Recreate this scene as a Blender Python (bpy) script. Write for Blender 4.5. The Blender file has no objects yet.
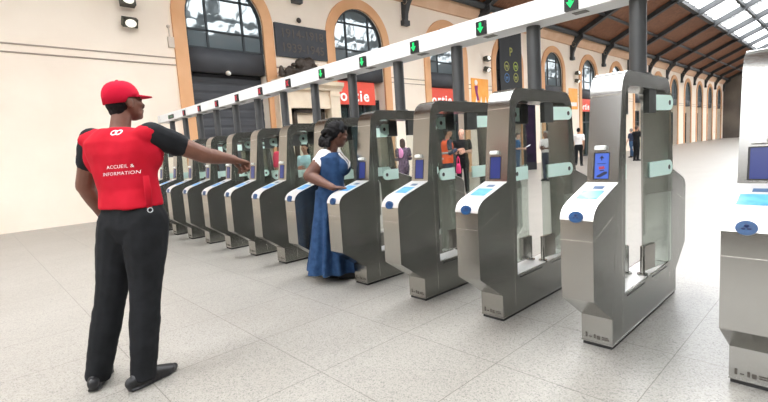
import bpy, bmesh, math, random
from mathutils import Vector, Matrix, noise
from mathutils.bvhtree import BVHTree

random.seed(7)
SC = bpy.context.scene
COL = SC.collection
PI = math.pi


# ------------------------------------------------------------------ materials
def lin(r, g=None, b=None):
    if g is None:
        r, g, b = r
    f = lambda c: (c / 255 / 12.92) if c / 255 <= .04045 else ((c / 255 + .055) / 1.055) ** 2.4
    return (f(r), f(g), f(b), 1)


class NT:
    def __init__(s, name):
        s.m = bpy.data.materials.new(name)
        s.m.use_nodes = True
        s.t = s.m.node_tree
        s.t.nodes.clear()
        s.out = s.n('ShaderNodeOutputMaterial')

    def n(s, kind, **kw):
        x = s.t.nodes.new(kind)
        for k, v in kw.items():
            if k.startswith('_'):
                setattr(x, k[1:], v)
            else:
                x.inputs[k.replace('__', ' ')].default_value = v
        return x

    def l(s, a, b):
        s.t.links.new(a, b)


def principled(name, col, rough=.6, metal=0., spec=.5, emit=None, estr=0., coat=0.):
    t = NT(name)
    b = t.n('ShaderNodeBsdfPrincipled')
    b.inputs['Base Color'].default_value = col
    b.inputs['Roughness'].default_value = rough
    b.inputs['Metallic'].default_value = metal
    b.inputs['Specular IOR Level'].default_value = spec
    b.inputs['Coat Weight'].default_value = coat
    if emit:
        b.inputs['Emission Color'].default_value = emit
        b.inputs['Emission Strength'].default_value = estr
    t.l(b.outputs[0], t.out.inputs[0])
    t.b = b
    return t


def mottled(name, c1, c2, scale, rough=.6, metal=0., spec=.5, stretch=(1, 1, 1), detail=4, bump=0., lo=.35, hi=.65):
    """two colours mixed by noise in object space, optional bump"""
    t = principled(name, c1, rough, metal, spec)
    tc = t.n('ShaderNodeTexCoord')
    mp = t.n('ShaderNodeMapping')
    mp.inputs['Scale'].default_value = stretch
    nz = t.n('ShaderNodeTexNoise')
    nz.inputs['Scale'].default_value = scale
    nz.inputs['Detail'].default_value = detail
    rp = t.n('ShaderNodeValToRGB')
    rp.color_ramp.elements[0].position = lo
    rp.color_ramp.elements[1].position = hi
    rp.color_ramp.elements[0].color = c1
    rp.color_ramp.elements[1].color = c2
    t.l(tc.outputs['Object'], mp.inputs[0])
    t.l(mp.outputs[0], nz.inputs['Vector'])
    t.l(nz.outputs['Fac'], rp.inputs[0])
    t.l(rp.outputs[0], t.b.inputs['Base Color'])
    if bump:
        bp = t.n('ShaderNodeBump')
        bp.inputs['Strength'].default_value = bump
        bp.inputs['Distance'].default_value = .01
        t.l(nz.outputs['Fac'], bp.inputs['Height'])
        t.l(bp.outputs[0], t.b.inputs['Normal'])
    t.nz = nz
    return t


def thin_glass(name, tint, gloss=.12, rough=.02):
    t = NT(name)
    tr = t.n('ShaderNodeBsdfTransparent')
    tr.inputs[0].default_value = tint
    gl = t.n('ShaderNodeBsdfGlossy')
    gl.inputs['Color'].default_value = (.9, .95, .93, 1)
    gl.inputs['Roughness'].default_value = rough
    fr = t.n('ShaderNodeFresnel')
    fr.inputs[0].default_value = 1.45
    ad = t.n('ShaderNodeMath', _operation='MULTIPLY_ADD')
    ad.inputs[1].default_value = .45
    ad.inputs[2].default_value = gloss
    mx = t.n('ShaderNodeMixShader')
    t.l(fr.outputs[0], ad.inputs[0])
    t.l(ad.outputs[0], mx.inputs[0])
    t.l(tr.outputs[0], mx.inputs[1])
    t.l(gl.outputs[0], mx.inputs[2])
    t.l(mx.outputs[0], t.out.inputs[0])
    return t


M = {}
# gates
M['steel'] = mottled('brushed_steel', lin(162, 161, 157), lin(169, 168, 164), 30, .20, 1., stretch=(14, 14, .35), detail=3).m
M['steel_side_shade'] = mottled('shade_toned_steel', lin(130, 130, 125), lin(136, 136, 131), 30, .27, .82, stretch=(14, 14, .35), detail=3).m  # same steel, with the shade of the side faces put into a darker colour
M['steel_sky_tone'] = mottled('sky_toned_steel', lin(228, 225, 222), lin(234, 231, 228), 30, .28, .5, stretch=(.35, 14, 14), detail=3).m  # upward steel, reflected sky put into a pale half-diffuse colour
M['steel_edge'] = principled('steel_edge', lin(225, 222, 216), .25, 1.).m
M['dark_steel'] = mottled('dark_steel', lin(62, 63, 61), lin(72, 73, 70), 12, .5, .3).m
M['rubber'] = principled('black_rubber', lin(40, 40, 40), .7).m
M['leaf_glass'] = thin_glass('door_glass', (.91, .94, .925, 1), .015).m
M['frost'] = principled('frosted_pad', lin(214, 240, 230), .5).m
M['disc'] = mottled('blue_disc', lin(0, 54, 98), lin(6, 68, 116), 60, .35).m
M['disc_mark'] = principled('disc_mark', lin(8, 36, 84), .4).m
M['pad'] = mottled('reader_pad', lin(70, 142, 208), lin(92, 162, 222), 25, .35).m
M['pad_lcd'] = principled('reader_lcd', lin(70, 95, 125), .3).m
M['screen'] = principled('gate_screen', lin(40, 60, 140), .25, emit=lin(92, 128, 214), estr=.55).m
M['screen_dim'] = principled('gate_screen_dim', lin(24, 32, 80), .25, emit=lin(62, 78, 150), estr=.4).m
M['picture_blue'] = principled('picture_blue', lin(112, 168, 226), .35).m
M['screen_ink'] = principled('screen_ink', lin(14, 22, 56), .5).m
M['screen_red'] = principled('screen_red', lin(150, 50, 70), .5).m
M['black'] = principled('black_plastic', lin(20, 20, 23), .4).m
M['white_lamp'] = principled('white_lamp', lin(235, 235, 228), .4).m
M['ink'] = principled('dark_marking', lin(84, 79, 73), .6).m
M['pale_ink'] = principled('pale_marking', lin(222, 218, 210), .5).m
# gantry
M['gantry'] = mottled('white_gantry', lin(238, 238, 238), lin(244, 244, 244), 3, .5).m
M['post'] = mottled('grey_post_paint', lin(72, 73, 74), lin(79, 80, 81), 6, .45, .1).m
M['led_green'] = principled('green_led', lin(10, 120, 60), .4, emit=lin(0, 232, 118), estr=1.1).m
M['led_red'] = principled('red_led', lin(120, 15, 30), .4, emit=lin(226, 30, 66), estr=.65).m
M['vent'] = principled('vent_grey', lin(120, 118, 114), .6).m
M['exit_green'] = principled('exit_green', lin(60, 120, 95), .5).m
# people
M['skin_brown'] = mottled('skin_brown', lin(104, 68, 54), lin(116, 77, 61), 14, .5, spec=.4).m
M['skin_dark'] = mottled('skin_dark', lin(92, 60, 48), lin(104, 69, 55), 14, .5, spec=.4).m
M['skin_light'] = mottled('skin_light', lin(205, 160, 138), lin(214, 172, 150), 14, .5, spec=.4).m
M['skin_tan'] = mottled('skin_tan', lin(160, 116, 94), lin(172, 128, 104), 14, .5, spec=.4).m
M['eye'] = principled('eye', lin(60, 46, 40), .2).m


def cloth(name, c1, c2, scale=9, bump=.25, rough=.85):
    return mottled(name, c1, c2, scale, rough, spec=.2, detail=6, bump=bump).m


M['vest_red'] = cloth('red_vest', lin(174, 14, 34), lin(184, 20, 42), 7, .5)
M['cap_red'] = cloth('red_cap', lin(190, 14, 46), lin(198, 20, 54))
M['cloth_black'] = cloth('black_cloth', lin(24, 25, 27), lin(32, 33, 36))
M['vest_white'] = principled('white_print', lin(240, 225, 228), .8).m
M['denim'] = cloth('blue_denim', lin(36, 60, 94), lin(48, 76, 112), 16)
M['white_cloth'] = cloth('white_cloth', lin(226, 222, 220), lin(238, 234, 232))
M['hair_black'] = mottled('black_hair', lin(13, 12, 13), lin(24, 21, 21), 60, .7, spec=.2, detail=6, bump=.6).m
M['hair_grey'] = mottled('grey_hair', lin(122, 118, 114), lin(160, 155, 150), 60, .6, detail=6, bump=.6).m
M['hair_brown'] = mottled('brown_hair', lin(52, 38, 30), lin(72, 52, 40), 60, .55, detail=6, bump=.6).m
M['orange'] = cloth('orange_vest', lin(246, 92, 44), lin(250, 110, 60))
M['silver'] = principled('reflective_tape', lin(196, 200, 204), .4).m
M['navy'] = cloth('navy_cloth', lin(40, 48, 66), lin(52, 60, 80))
M['jeans'] = cloth('jeans', lin(52, 78, 108), lin(66, 92, 122))
M['red_shirt'] = cloth('red_shirt', lin(216, 62, 88), lin(226, 76, 100))
M['pink'] = cloth('pink_scarf', lin(200, 132, 176), lin(212, 148, 188))
M['magenta'] = cloth('magenta_bag', lin(226, 64, 120), lin(234, 80, 134))
M['pattern'] = cloth('dark_print', lin(40, 36, 46), lin(116, 100, 116), 30)
M['teal_top'] = cloth('pale_teal_top', lin(150, 186, 190), lin(166, 200, 202))
M['blue_top'] = cloth('blue_top', lin(34, 74, 112), lin(46, 88, 128))
M['shoe'] = principled('black_leather', lin(26, 26, 28), .4).m
M['paper'] = principled('white_paper', lin(226, 230, 238), .7).m
# building
M['wall'] = mottled('cream_wall', lin(245, 229, 211), lin(250, 236, 219), .7, .85, spec=.2, detail=5).m
M['trim'] = mottled('ochre_trim', lin(222, 168, 124), lin(230, 180, 137), 1.2, .8, spec=.2, detail=5).m
M['cornice'] = mottled('ochre_cornice', lin(218, 178, 146), lin(226, 190, 160), 1.2, .8, spec=.2).m
M['groove'] = principled('wall_groove', lin(188, 170, 154), .9).m
M['charcoal'] = mottled('charcoal_panel', lin(66, 68, 73), lin(72, 74, 79), 2, .6).m
M['mullion'] = principled('dark_mullion', lin(52, 58, 62), .5, .2).m
M['iron'] = mottled('dark_iron', lin(60, 62, 64), lin(70, 72, 74), 5, .55, .2).m
M['stone'] = mottled('pale_stone', lin(226, 208, 184), lin(236, 220, 198), 2.5, .85, spec=.2, detail=6).m
M['bronze'] = mottled('dark_bronze', lin(54, 46, 40), lin(74, 64, 56), 6, .5, .4, detail=5, bump=.4).m
M['plaque'] = mottled('slate_plaque', lin(50, 52, 58), lin(58, 60, 66), 3, .55).m
M['plaque_ink'] = principled('bronze_letters', lin(84, 77, 71), .5, .2).m
M['sign_red'] = principled('sign_red', lin(228, 82, 62), .5, emit=lin(228, 82, 62), estr=.12).m
M['sign_white'] = principled('sign_white', lin(245, 240, 236), .5, emit=lin(250, 245, 240), estr=.3).m
M['banner'] = mottled('black_banner', lin(14, 16, 19), lin(19, 21, 25), 2, .6).m
M['olive'] = principled('olive_mark', lin(150, 150, 70), .6).m
M['lime'] = principled('lime_mark', lin(150, 168, 56), .6).m
M['blue_mark'] = principled('blue_mark', lin(60, 104, 150), .6).m
M['poster'] = mottled('orange_poster', lin(250, 164, 56), lin(252, 178, 80), 3, .5).m
M['purple'] = principled('poster_purple', lin(140, 40, 110), .6).m
M['poster_white'] = principled('poster_white', lin(244, 236, 230), .6).m
M['flood_black'] = principled('flood_black', lin(72, 70, 60), .5, .2).m
M['flood_lens'] = principled('flood_lens', lin(240, 240, 230), .3, emit=(1, .97, .9, 1), estr=.5).m
M['hall_wall'] = mottled('hall_wall', lin(96, 90, 84), lin(120, 112, 104), .4, .9, spec=.2).m
M['dark_wall'] = mottled('dark_hall_wall', lin(62, 58, 54), lin(78, 72, 66), .4, .9, spec=.2).m
M['grey_box'] = principled('grey_fitting', lin(216, 202, 188), .6).m


def mk_floor():
    t = principled('granite_floor', (.6, .6, .6, 1), .34, spec=.45)
    tc = t.n('ShaderNodeTexCoord')
    # speckle
    v1 = t.n('ShaderNodeTexVoronoi', Scale=150.)
    r1 = t.n('ShaderNodeValToRGB')
    e = r1.color_ramp.elements
    e[0].position, e[0].color = .0, lin(112, 110, 105)
    e[1].position, e[1].color = 1., lin(164, 160, 153)
    e2 = r1.color_ramp.elements.new(.12); e2.color = lin(138, 135, 129)
    e3 = r1.color_ramp.elements.new(.45); e3.color = lin(154, 150, 143)
    sp = t.n('ShaderNodeSeparateColor')
    t.l(tc.outputs['Object'], v1.inputs['Vector'])
    t.l(v1.outputs['Color'], sp.inputs[0])
    t.l(sp.outputs[0], r1.inputs[0])
    # large soft variation
    n2 = t.n('ShaderNodeTexNoise', Scale=1.3, Detail=4.)
    r2 = t.n('ShaderNodeValToRGB')
    r2.color_ramp.elements[0].position = .3
    r2.color_ramp.elements[1].position = .7
    r2.color_ramp.elements[0].color = (.90, .89, .88, 1)
    r2.color_ramp.elements[1].color = (1, 1, 1, 1)
    t.l(tc.outputs['Object'], n2.inputs['Vector'])
    t.l(n2.outputs['Fac'], r2.inputs[0])
    mx = t.n('ShaderNodeMix', _data_type='RGBA', _blend_type='MULTIPLY')
    mx.inputs[0].default_value = 1
    t.l(r1.outputs[0], mx.inputs[6]); t.l(r2.outputs[0], mx.inputs[7])
    # joints
    mp = t.n('ShaderNodeMapping')
    mp.inputs['Location'].default_value = (2.54 + .756 * 40, 1.52 + .756 * 60, 0)
    br = t.n('ShaderNodeTexBrick', _offset=0., _squash=1.)
    br.inputs['Scale'].default_value = 1
    br.inputs['Mortar Size'].default_value = .003
    br.inputs['Mortar Smooth'].default_value = .2
    br.inputs['Brick Width'].default_value = .756
    br.inputs['Row Height'].default_value = .756
    br.inputs['Color1'].default_value = (1, 1, 1, 1)
    br.inputs['Color2'].default_value = (.96, .955, .95, 1)
    br.inputs['Mortar'].default_value = (.5, .48, .46, 1)
    t.l(tc.outputs['Object'], mp.inputs[0]); t.l(mp.outputs[0], br.inputs['Vector'])
    m2 = t.n('ShaderNodeMix', _data_type='RGBA', _blend_type='MULTIPLY')
    m2.inputs[0].default_value = 1
    t.l(mx.outputs[2], m2.inputs[6]); t.l(br.outputs['Color'], m2.inputs[7])
    t.l(m2.outputs[2], t.b.inputs['Base Color'])
    return t.m


def mk_wood():
    t = principled('wood_soffit', lin(120, 82, 60), .6, spec=.3)
    tc = t.n('ShaderNodeTexCoord')
    mp = t.n('ShaderNodeMapping')
    mp.inputs['Scale'].default_value = (.5, 8, 8)
    nz = t.n('ShaderNodeTexNoise', Scale=1.6, Detail=5.)
    rp = t.n('ShaderNodeValToRGB')
    rp.color_ramp.elements[0].position = .3; rp.color_ramp.elements[0].color = lin(112, 74, 54)
    rp.color_ramp.elements[1].position = .7; rp.color_ramp.elements[1].color = lin(158, 110, 82)
    wv = t.n('ShaderNodeTexWave', Scale=5.2)
    wv.bands_direction = 'Y'
    r2 = t.n('ShaderNodeValToRGB')
    r2.color_ramp.elements[0].position = .0; r2.color_ramp.elements[0].color = (.55, .55, .55, 1)
    r2.color_ramp.elements[1].position = .12; r2.color_ramp.elements[1].color = (1, 1, 1, 1)
    mx = t.n('ShaderNodeMix', _data_type='RGBA', _blend_type='MULTIPLY')
    mx.inputs[0].default_value = 1
    t.l(tc.outputs['Object'], mp.inputs[0]); t.l(mp.outputs[0], nz.inputs['Vector']); t.l(nz.outputs['Fac'], rp.inputs[0])
    t.l(tc.outputs['Object'], wv.inputs['Vector']); t.l(wv.outputs['Fac'], r2.inputs[0])
    t.l(rp.outputs[0], mx.inputs[6]); t.l(r2.outputs[0], mx.inputs[7]); t.l(mx.outputs[2], t.b.inputs['Base Color'])
    return t.m


def mk_pane(name, mirror, tint, dark):
    """window glass with a dark room behind it: mirror-like, slightly wavy"""
    t = NT(name)
    d = t.n('ShaderNodeBsdfDiffuse'); d.inputs[0].default_value = dark
    g = t.n('ShaderNodeBsdfGlossy'); g.inputs['Color'].default_value = tint; g.inputs['Roughness'].default_value = .03
    tc = t.n('ShaderNodeTexCoord')
    nz = t.n('ShaderNodeTexNoise', Scale=1.1, Detail=2.)
    bp = t.n('ShaderNodeBump', Strength=.10, Distance=.12)
    t.l(tc.outputs['Object'], nz.inputs['Vector']); t.l(nz.outputs['Fac'], bp.inputs['Height'])
    t.l(bp.outputs[0], g.inputs['Normal'])
    mx = t.n('ShaderNodeMixShader'); mx.inputs[0].default_value = mirror
    t.l(d.outputs[0], mx.inputs[1]); t.l(g.outputs[0], mx.inputs[2]); t.l(mx.outputs[0], t.out.inputs[0])
    return t.m


M['floor'] = mk_floor()
M['wood'] = mk_wood()
M['pane'] = mk_pane('window_glass', .11, (.86, .93, .95, 1), lin(104, 114, 118))
M['door_glass'] = mk_pane('dark_door_glass', .12, (.8, .95, .95, 1), lin(44, 58, 60))


# ------------------------------------------------------------------ mesh helpers
V = Vector


class MB:
    def __init__(s):
        s.v = []; s.f = []; s.mi = []; s.cur = 0

    def add(s, vs, fs):
        o = len(s.v)
        s.v += [V(p) for p in vs]
        for f in fs:
            s.f.append([i + o for i in f]); s.mi.append(s.cur)
        return s

    def box(s, x0, y0, z0, x1, y1, z1, mat=None):
        vs = [V((x, y, z)) for x in (x0, x1) for y in (y0, y1) for z in (z0, z1)]
        if mat is not None:
            vs = [mat @ p for p in vs]
        return s.add(vs, [(0, 1, 3, 2), (4, 6, 7, 5), (0, 4, 5, 1), (2, 3, 7, 6), (0, 2, 6, 4), (1, 5, 7, 3)])

    def prism(s, poly, lo, hi, axis='x'):
        """closed polygon extruded along an axis; poly is given in the two other axes in order"""
        def P(a, b, c):
            return {'x': (c, a, b), 'y': (a, c, b), 'z': (a, b, c)}[axis]
        n = len(poly)
        vs = [P(a, b, lo) for a, b in poly] + [P(a, b, hi) for a, b in poly]
        fs = [tuple(range(n)), tuple(range(2 * n - 1, n - 1, -1))]
        fs += [(i, i + n, (i + 1) % n + n, (i + 1) % n) for i in range(n)]
        return s.add(vs, fs)

    def ring(s, outer, inner, lo, hi, axis='x'):
        """frame between two loops with the same point count, extruded"""
        def P(a, b, c):
            return {'x': (c, a, b), 'y': (a, c, b), 'z': (a, b, c)}[axis]
        n = len(outer)
        vs = [P(a, b, lo) for a, b in outer] + [P(a, b, lo) for a, b in inner] + [P(a, b, hi) for a, b in outer] + [P(a, b, hi) for a, b in inner]
        fs = []
        for i in range(n):
            j = (i + 1) % n
            fs += [(i, j, n + j, n + i), (2 * n + i, 3 * n + i, 3 * n + j, 2 * n + j),
                   (i, 2 * n + i, 2 * n + j, j), (n + i, n + j, 3 * n + j, 3 * n + i)]
        return s.add(vs, fs)

    def tube(s, pts, rad, side=None, n=14, cap=True):
        pts = [V(p) for p in pts]
        rings = []
        prev = None
        for i, p in enumerate(pts):
            t = (pts[min(i + 1, len(pts) - 1)] - pts[max(i - 1, 0)]).normalized()
            a = V(side) if side is not None else (prev if prev is not None else (V((0, 0, 1)) if abs(t.z) < .9 else V((1, 0, 0))))
            a = (a - t * a.dot(t)).normalized()
            prev = a
            b = t.cross(a)
            r = rad[i] if isinstance(rad, (list, tuple)) else rad
            ra, rb = r if isinstance(r, (list, tuple)) else (r, r)
            rings.append([p + a * (ra * math.cos(k * 2 * PI / n)) + b * (rb * math.sin(k * 2 * PI / n)) for k in range(n)])
        vs = [q for r in rings for q in r]
        fs = []
        for i in range(len(rings) - 1):
            for k in range(n):
                j = (k + 1) % n
                fs.append((i * n + k, i * n + j, (i + 1) * n + j, (i + 1) * n + k))
        if cap:
            fs.append(tuple(range(n - 1, -1, -1)))
            fs.append(tuple(range((len(rings) - 1) * n, len(rings) * n)))
        return s.add(vs, fs)

    def cyl(s, p0, p1, r, n=20):
        return s.tube([p0, p1], [r, r], n=n)

    def ell(s, c, r, rot=None, nu=16, nv=10):
        c = V(c)
        if not isinstance(r, (list, tuple)):
            r = (r, r, r)
        vs = []
        for i in range(nv + 1):
            th = PI * i / nv
            for k in range(nu):
                ph = 2 * PI * k / nu
                p = V((r[0] * math.sin(th) * math.cos(ph), r[1] * math.sin(th) * math.sin(ph), r[2] * math.cos(th)))
                if i in (0, nv):
                    p = V((p.x + 1e-4 * r[0] * math.cos(ph), p.y + 1e-4 * r[1] * math.sin(ph), p.z))
                vs.append(c + (rot @ p if rot is not None else p))
        fs = []
        for i in range(nv):
            for k in range(nu):
                j = (k + 1) % nu
                fs.append((i * nu + k, (i + 1) * nu + k, (i + 1) * nu + j, i * nu + j))
        fs.append(tuple(range(nu)))
        fs.append(tuple(range((nv + 1) * nu - 1, nv * nu - 1, -1)))
        return s.add(vs, fs)

    def mesh(s, name, mats, smooth=False, angle=None):
        me = bpy.data.meshes.new(name)
        me.from_pydata([tuple(p) for p in s.v], [], s.f)
        for m in (mats if isinstance(mats, (list, tuple)) else [mats]):
            me.materials.append(m)
        me.polygons.foreach_set('material_index', s.mi)
        bm = bmesh.new(); bm.from_mesh(me)
        bmesh.ops.recalc_face_normals(bm, faces=bm.faces)
        if angle is not None:
            smooth = True
            for e in bm.edges:
                if len(e.link_faces) == 2 and e.calc_face_angle(0) > angle:
                    e.smooth = False
        bm.to_mesh(me); bm.free()
        if smooth:
            me.polygons.foreach_set('use_smooth', [True] * len(me.polygons))
        me.update()
        return me

    def build(s, name, mats, parent=None, smooth=False, angle=None, loc=None):
        return link(name, s.mesh(name, mats, smooth, angle), parent, loc)


def link(name, data, parent=None, loc=None):
    o = bpy.data.objects.new(name, data)
    COL.objects.link(o)
    if loc is not None:
        o.location = loc
    if parent is not None:
        o.parent = parent
    return o


def tag(o, label, cat, group=None, kind=None):
    if label:
        o['label'] = label
    if cat:
        o['category'] = cat
    if group:
        o['group'] = group
    if kind:
        o['kind'] = kind
    return o


def empty(name, loc=(0, 0, 0), rz=0):
    o = link(name, None, None, loc)
    o.rotation_euler = (0, 0, rz)
    return o


def struct(o, label=None, cat=None):
    return tag(o, label, cat, kind='structure')


def copy_tree(o, parent=None):
    c = o.copy()
    COL.objects.link(c)
    if parent is not None:
        c.parent = parent
    for ch in list(o.children):
        copy_tree(ch, c)
    return c


def text_mesh(body, size, extrude=.002, align='CENTER', bold=0., space=1.):
    cu = bpy.data.curves.new('lettering', 'FONT')
    cu.body = body; cu.size = size; cu.extrude = extrude; cu.align_x = align; cu.align_y = 'CENTER'; cu.offset = bold
    cu.resolution_u = 3; cu.space_character = space
    o = bpy.data.objects.new('lettering', cu)
    COL.objects.link(o)
    bpy.context.view_layer.update()
    me = bpy.data.meshes.new_from_object(o.evaluated_get(bpy.context.evaluated_depsgraph_get()))
    bpy.data.objects.remove(o)
    return me


def remeshed(mb, name, mat, voxel, smooth=4, parent=None, loc=(0, 0, 0), extra=None, bumpy=None):
    """union of closed shapes -> one continuous skin; extra = MB joined afterwards without remeshing"""
    me = mb.mesh(name, mat)
    t = bpy.data.objects.new('tmp', me)
    COL.objects.link(t)
    md = t.modifiers.new('r', 'REMESH'); md.mode = 'VOXEL'; md.voxel_size = voxel; md.adaptivity = 0
    if smooth:
        ms = t.modifiers.new('s', 'SMOOTH'); ms.factor = .5; ms.iterations = smooth
    bpy.context.view_layer.update()
    nm = bpy.data.meshes.new_from_object(t.evaluated_get(bpy.context.evaluated_depsgraph_get()))
    bpy.data.objects.remove(t)
    L = V(loc)
    if bumpy:
        nm.calc_loop_triangles() if False else None
        sc, amp = bumpy
        ns = [v.normal.copy() for v in nm.vertices]
        for v, nn in zip(nm.vertices, ns):
            v.co += nn * (amp * noise.noise(v.co * sc) + .5 * amp * noise.noise(v.co * sc * 2.1))
    if extra is not None:
        bm = bmesh.new(); bm.from_mesh(nm)
        em = extra.mesh('x', mat, True)
        bm.from_mesh(em)
        bm.to_mesh(nm); bm.free()
    for v in nm.vertices:
        v.co -= L
    nm.materials.clear()
    nm.materials.append(mat)
    nm.polygons.foreach_set('use_smooth', [True] * len(nm.polygons))
    nm.polygons.foreach_set('material_index', [0] * len(nm.polygons))
    nm.name = name
    nm.update()
    return link(name, nm, parent, None if parent is not None else loc)


# ------------------------------------------------------------------ camera (solved from the row of gates)
K = .77 / .9
CAM = V((1.4059 * K, -3.483 * K, 1.5515 * K))
FPX = 448.6346
yaw, pitch, roll = .8161, -.1128, -.0638
fw = V((-math.sin(yaw) * math.cos(pitch), math.cos(yaw) * math.cos(pitch), math.sin(pitch)))
rt = V((math.cos(yaw), math.sin(yaw), 0))
up = rt.cross(fw)
r2 = rt * math.cos(roll) + up * math.sin(roll)
u2 = up * math.cos(roll) - rt * math.sin(roll)
cd = bpy.data.cameras.new('camera')
cam = bpy.data.objects.new('camera', cd)
COL.objects.link(cam)
rm = Matrix((r2, u2, -fw)).transposed()
cam.matrix_world = Matrix.Translation(CAM) @ rm.to_4x4()
cd.sensor_fit = 'HORIZONTAL'
cd.sensor_width = 36
cd.lens = 36 * FPX / 768
cd.shift_x = -(386 - 384) / 768
cd.clip_start = .05
cd.clip_end = 300
SC.camera = cam


def at(u, v, d):
    """point seen at (u, v) at depth d: only used to take real positions off the photograph"""
    return CAM + (fw + r2 * ((u - 386) / FPX) - u2 * ((v - 201) / FPX)) * d

# ------------------------------------------------------------------ the setting
XW = -12.0
BAY = 5.22
ARCH0 = 3.33
YMIN, YMAX = -30., 74.
HW, RO = 1.20, 1.56          # opening half width, trim outer radius
ZS = 5.42                    # spring line
ZTOP = 9.0
NB = 14

mb = MB().box(-13, YMIN, -.2, 16, YMAX, 0)
struct(mb.build('floor', M['floor']), 'pale speckled granite floor of large square tiles', 'floor')

# facade wall with arched openings and reveals
mb = MB()


def yz(y, z, x=XW):
    return (x, y, z)


def quad(a, b, c, d):
    mb.add([a, b, c, d], [(0, 1, 2, 3)])


y_start = ARCH0 - BAY / 2
quad(yz(YMIN, 0), yz(y_start, 0), yz(y_start, ZTOP), yz(YMIN, ZTOP))
NA = 20
for k in range(NB):
    yc = ARCH0 + k * BAY
    a, b = yc - BAY / 2, yc + BAY / 2
    quad(yz(a, 0), yz(yc - HW, 0), yz(yc - HW, ZS), yz(a, ZS))
    quad(yz(yc + HW, 0), yz(b, 0), yz(b, ZS), yz(yc + HW, ZS))
    arc = [(yc - HW * math.cos(PI * i / NA), ZS + HW * math.sin(PI * i / NA)) for i in range(NA + 1)]
    quad(yz(a, ZS), yz(yc - HW, ZS), yz(yc - HW, ZTOP), yz(a, ZTOP))
    quad(yz(yc + HW, ZS), yz(b, ZS), yz(b, ZTOP), yz(yc + HW, ZTOP))
    for (p, q) in zip(arc[:-1], arc[1:]):
        quad(yz(*p), yz(*q), yz(q[0], ZTOP), yz(p[0], ZTOP))
        quad(yz(*p), yz(*q), yz(q[0], q[1], XW - .5), yz(p[0], p[1], XW - .5))
    for s in (-1, 1):
        quad(yz(yc + s * HW, 0), yz(yc + s * HW, ZS), yz(yc + s * HW, ZS, XW - .5), yz(yc + s * HW, 0, XW - .5))
quad(yz(ARCH0 + (NB - .5) * BAY, 0), yz(YMAX, 0), yz(YMAX, ZTOP), yz(ARCH0 + (NB - .5) * BAY, ZTOP))
# thickness behind, closes the arches' far side
mb.box(XW - .9, YMIN, 0, XW - .5, YMAX, ZTOP)
struct(mb.build('wall_left', M['wall']), 'cream plastered station facade with a row of tall arches', 'wall')

# other walls of the hall (outside the picture, they close the room), plus an added blocker
struct(MB().box(10, YMIN, 0, 10.2, YMAX, 11.6).box(4.4, -1.5, 0, 4.7, 70, 3.4).build('wall_right_and_blocker', M['dark_wall']), 'plain grey brown hall wall opposite the arches, with an added low light-blocking partition', 'wall')  # low inner box: unseen partition added to darken reflections on the gate sides
struct(MB().box(-13, YMIN - .2, 0, 10.2, YMIN, 9).build('wall_front', M['hall_wall']), 'plain grey brown hall wall behind the viewpoint', 'wall')
struct(MB().box(-13, YMAX, 0, 10.2, YMAX + .2, 9).build('wall_back', M['hall_wall']), 'distant grey brown end wall of the hall', 'wall')

# string courses and cornice
n_trim = 0


def trim(mb, mat, label):
    global n_trim
    n_trim += 1
    return struct(mb.build('trim_%d' % n_trim, mat, angle=.6), label, 'trim')


piers = []
segs = []
y0 = YMIN
for k in range(NB):
    yc = ARCH0 + k * BAY
    segs.append((y0, yc - RO)); y0 = yc + RO
segs.append((y0, YMAX))
for zz in (4.04, 4.23):
    m = MB()
    for a, b in segs:
        m.box(XW, a, zz - .018, XW + .012, b, zz + .018)
    trim(m, M['groove'], 'thin %s shadow line moulding across the cream piers' % ('lower' if zz < 4.1 else 'upper'))
m = MB().prism([(XW, 7.3), (XW + .10, 7.3), (XW + .12, 7.42), (XW + .28, 7.62), (XW + .30, 7.8), (XW, 7.9)], YMIN, YMAX, 'y')
trim(m, M['cornice'], 'ochre cornice moulding under the timber eaves')

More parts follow.
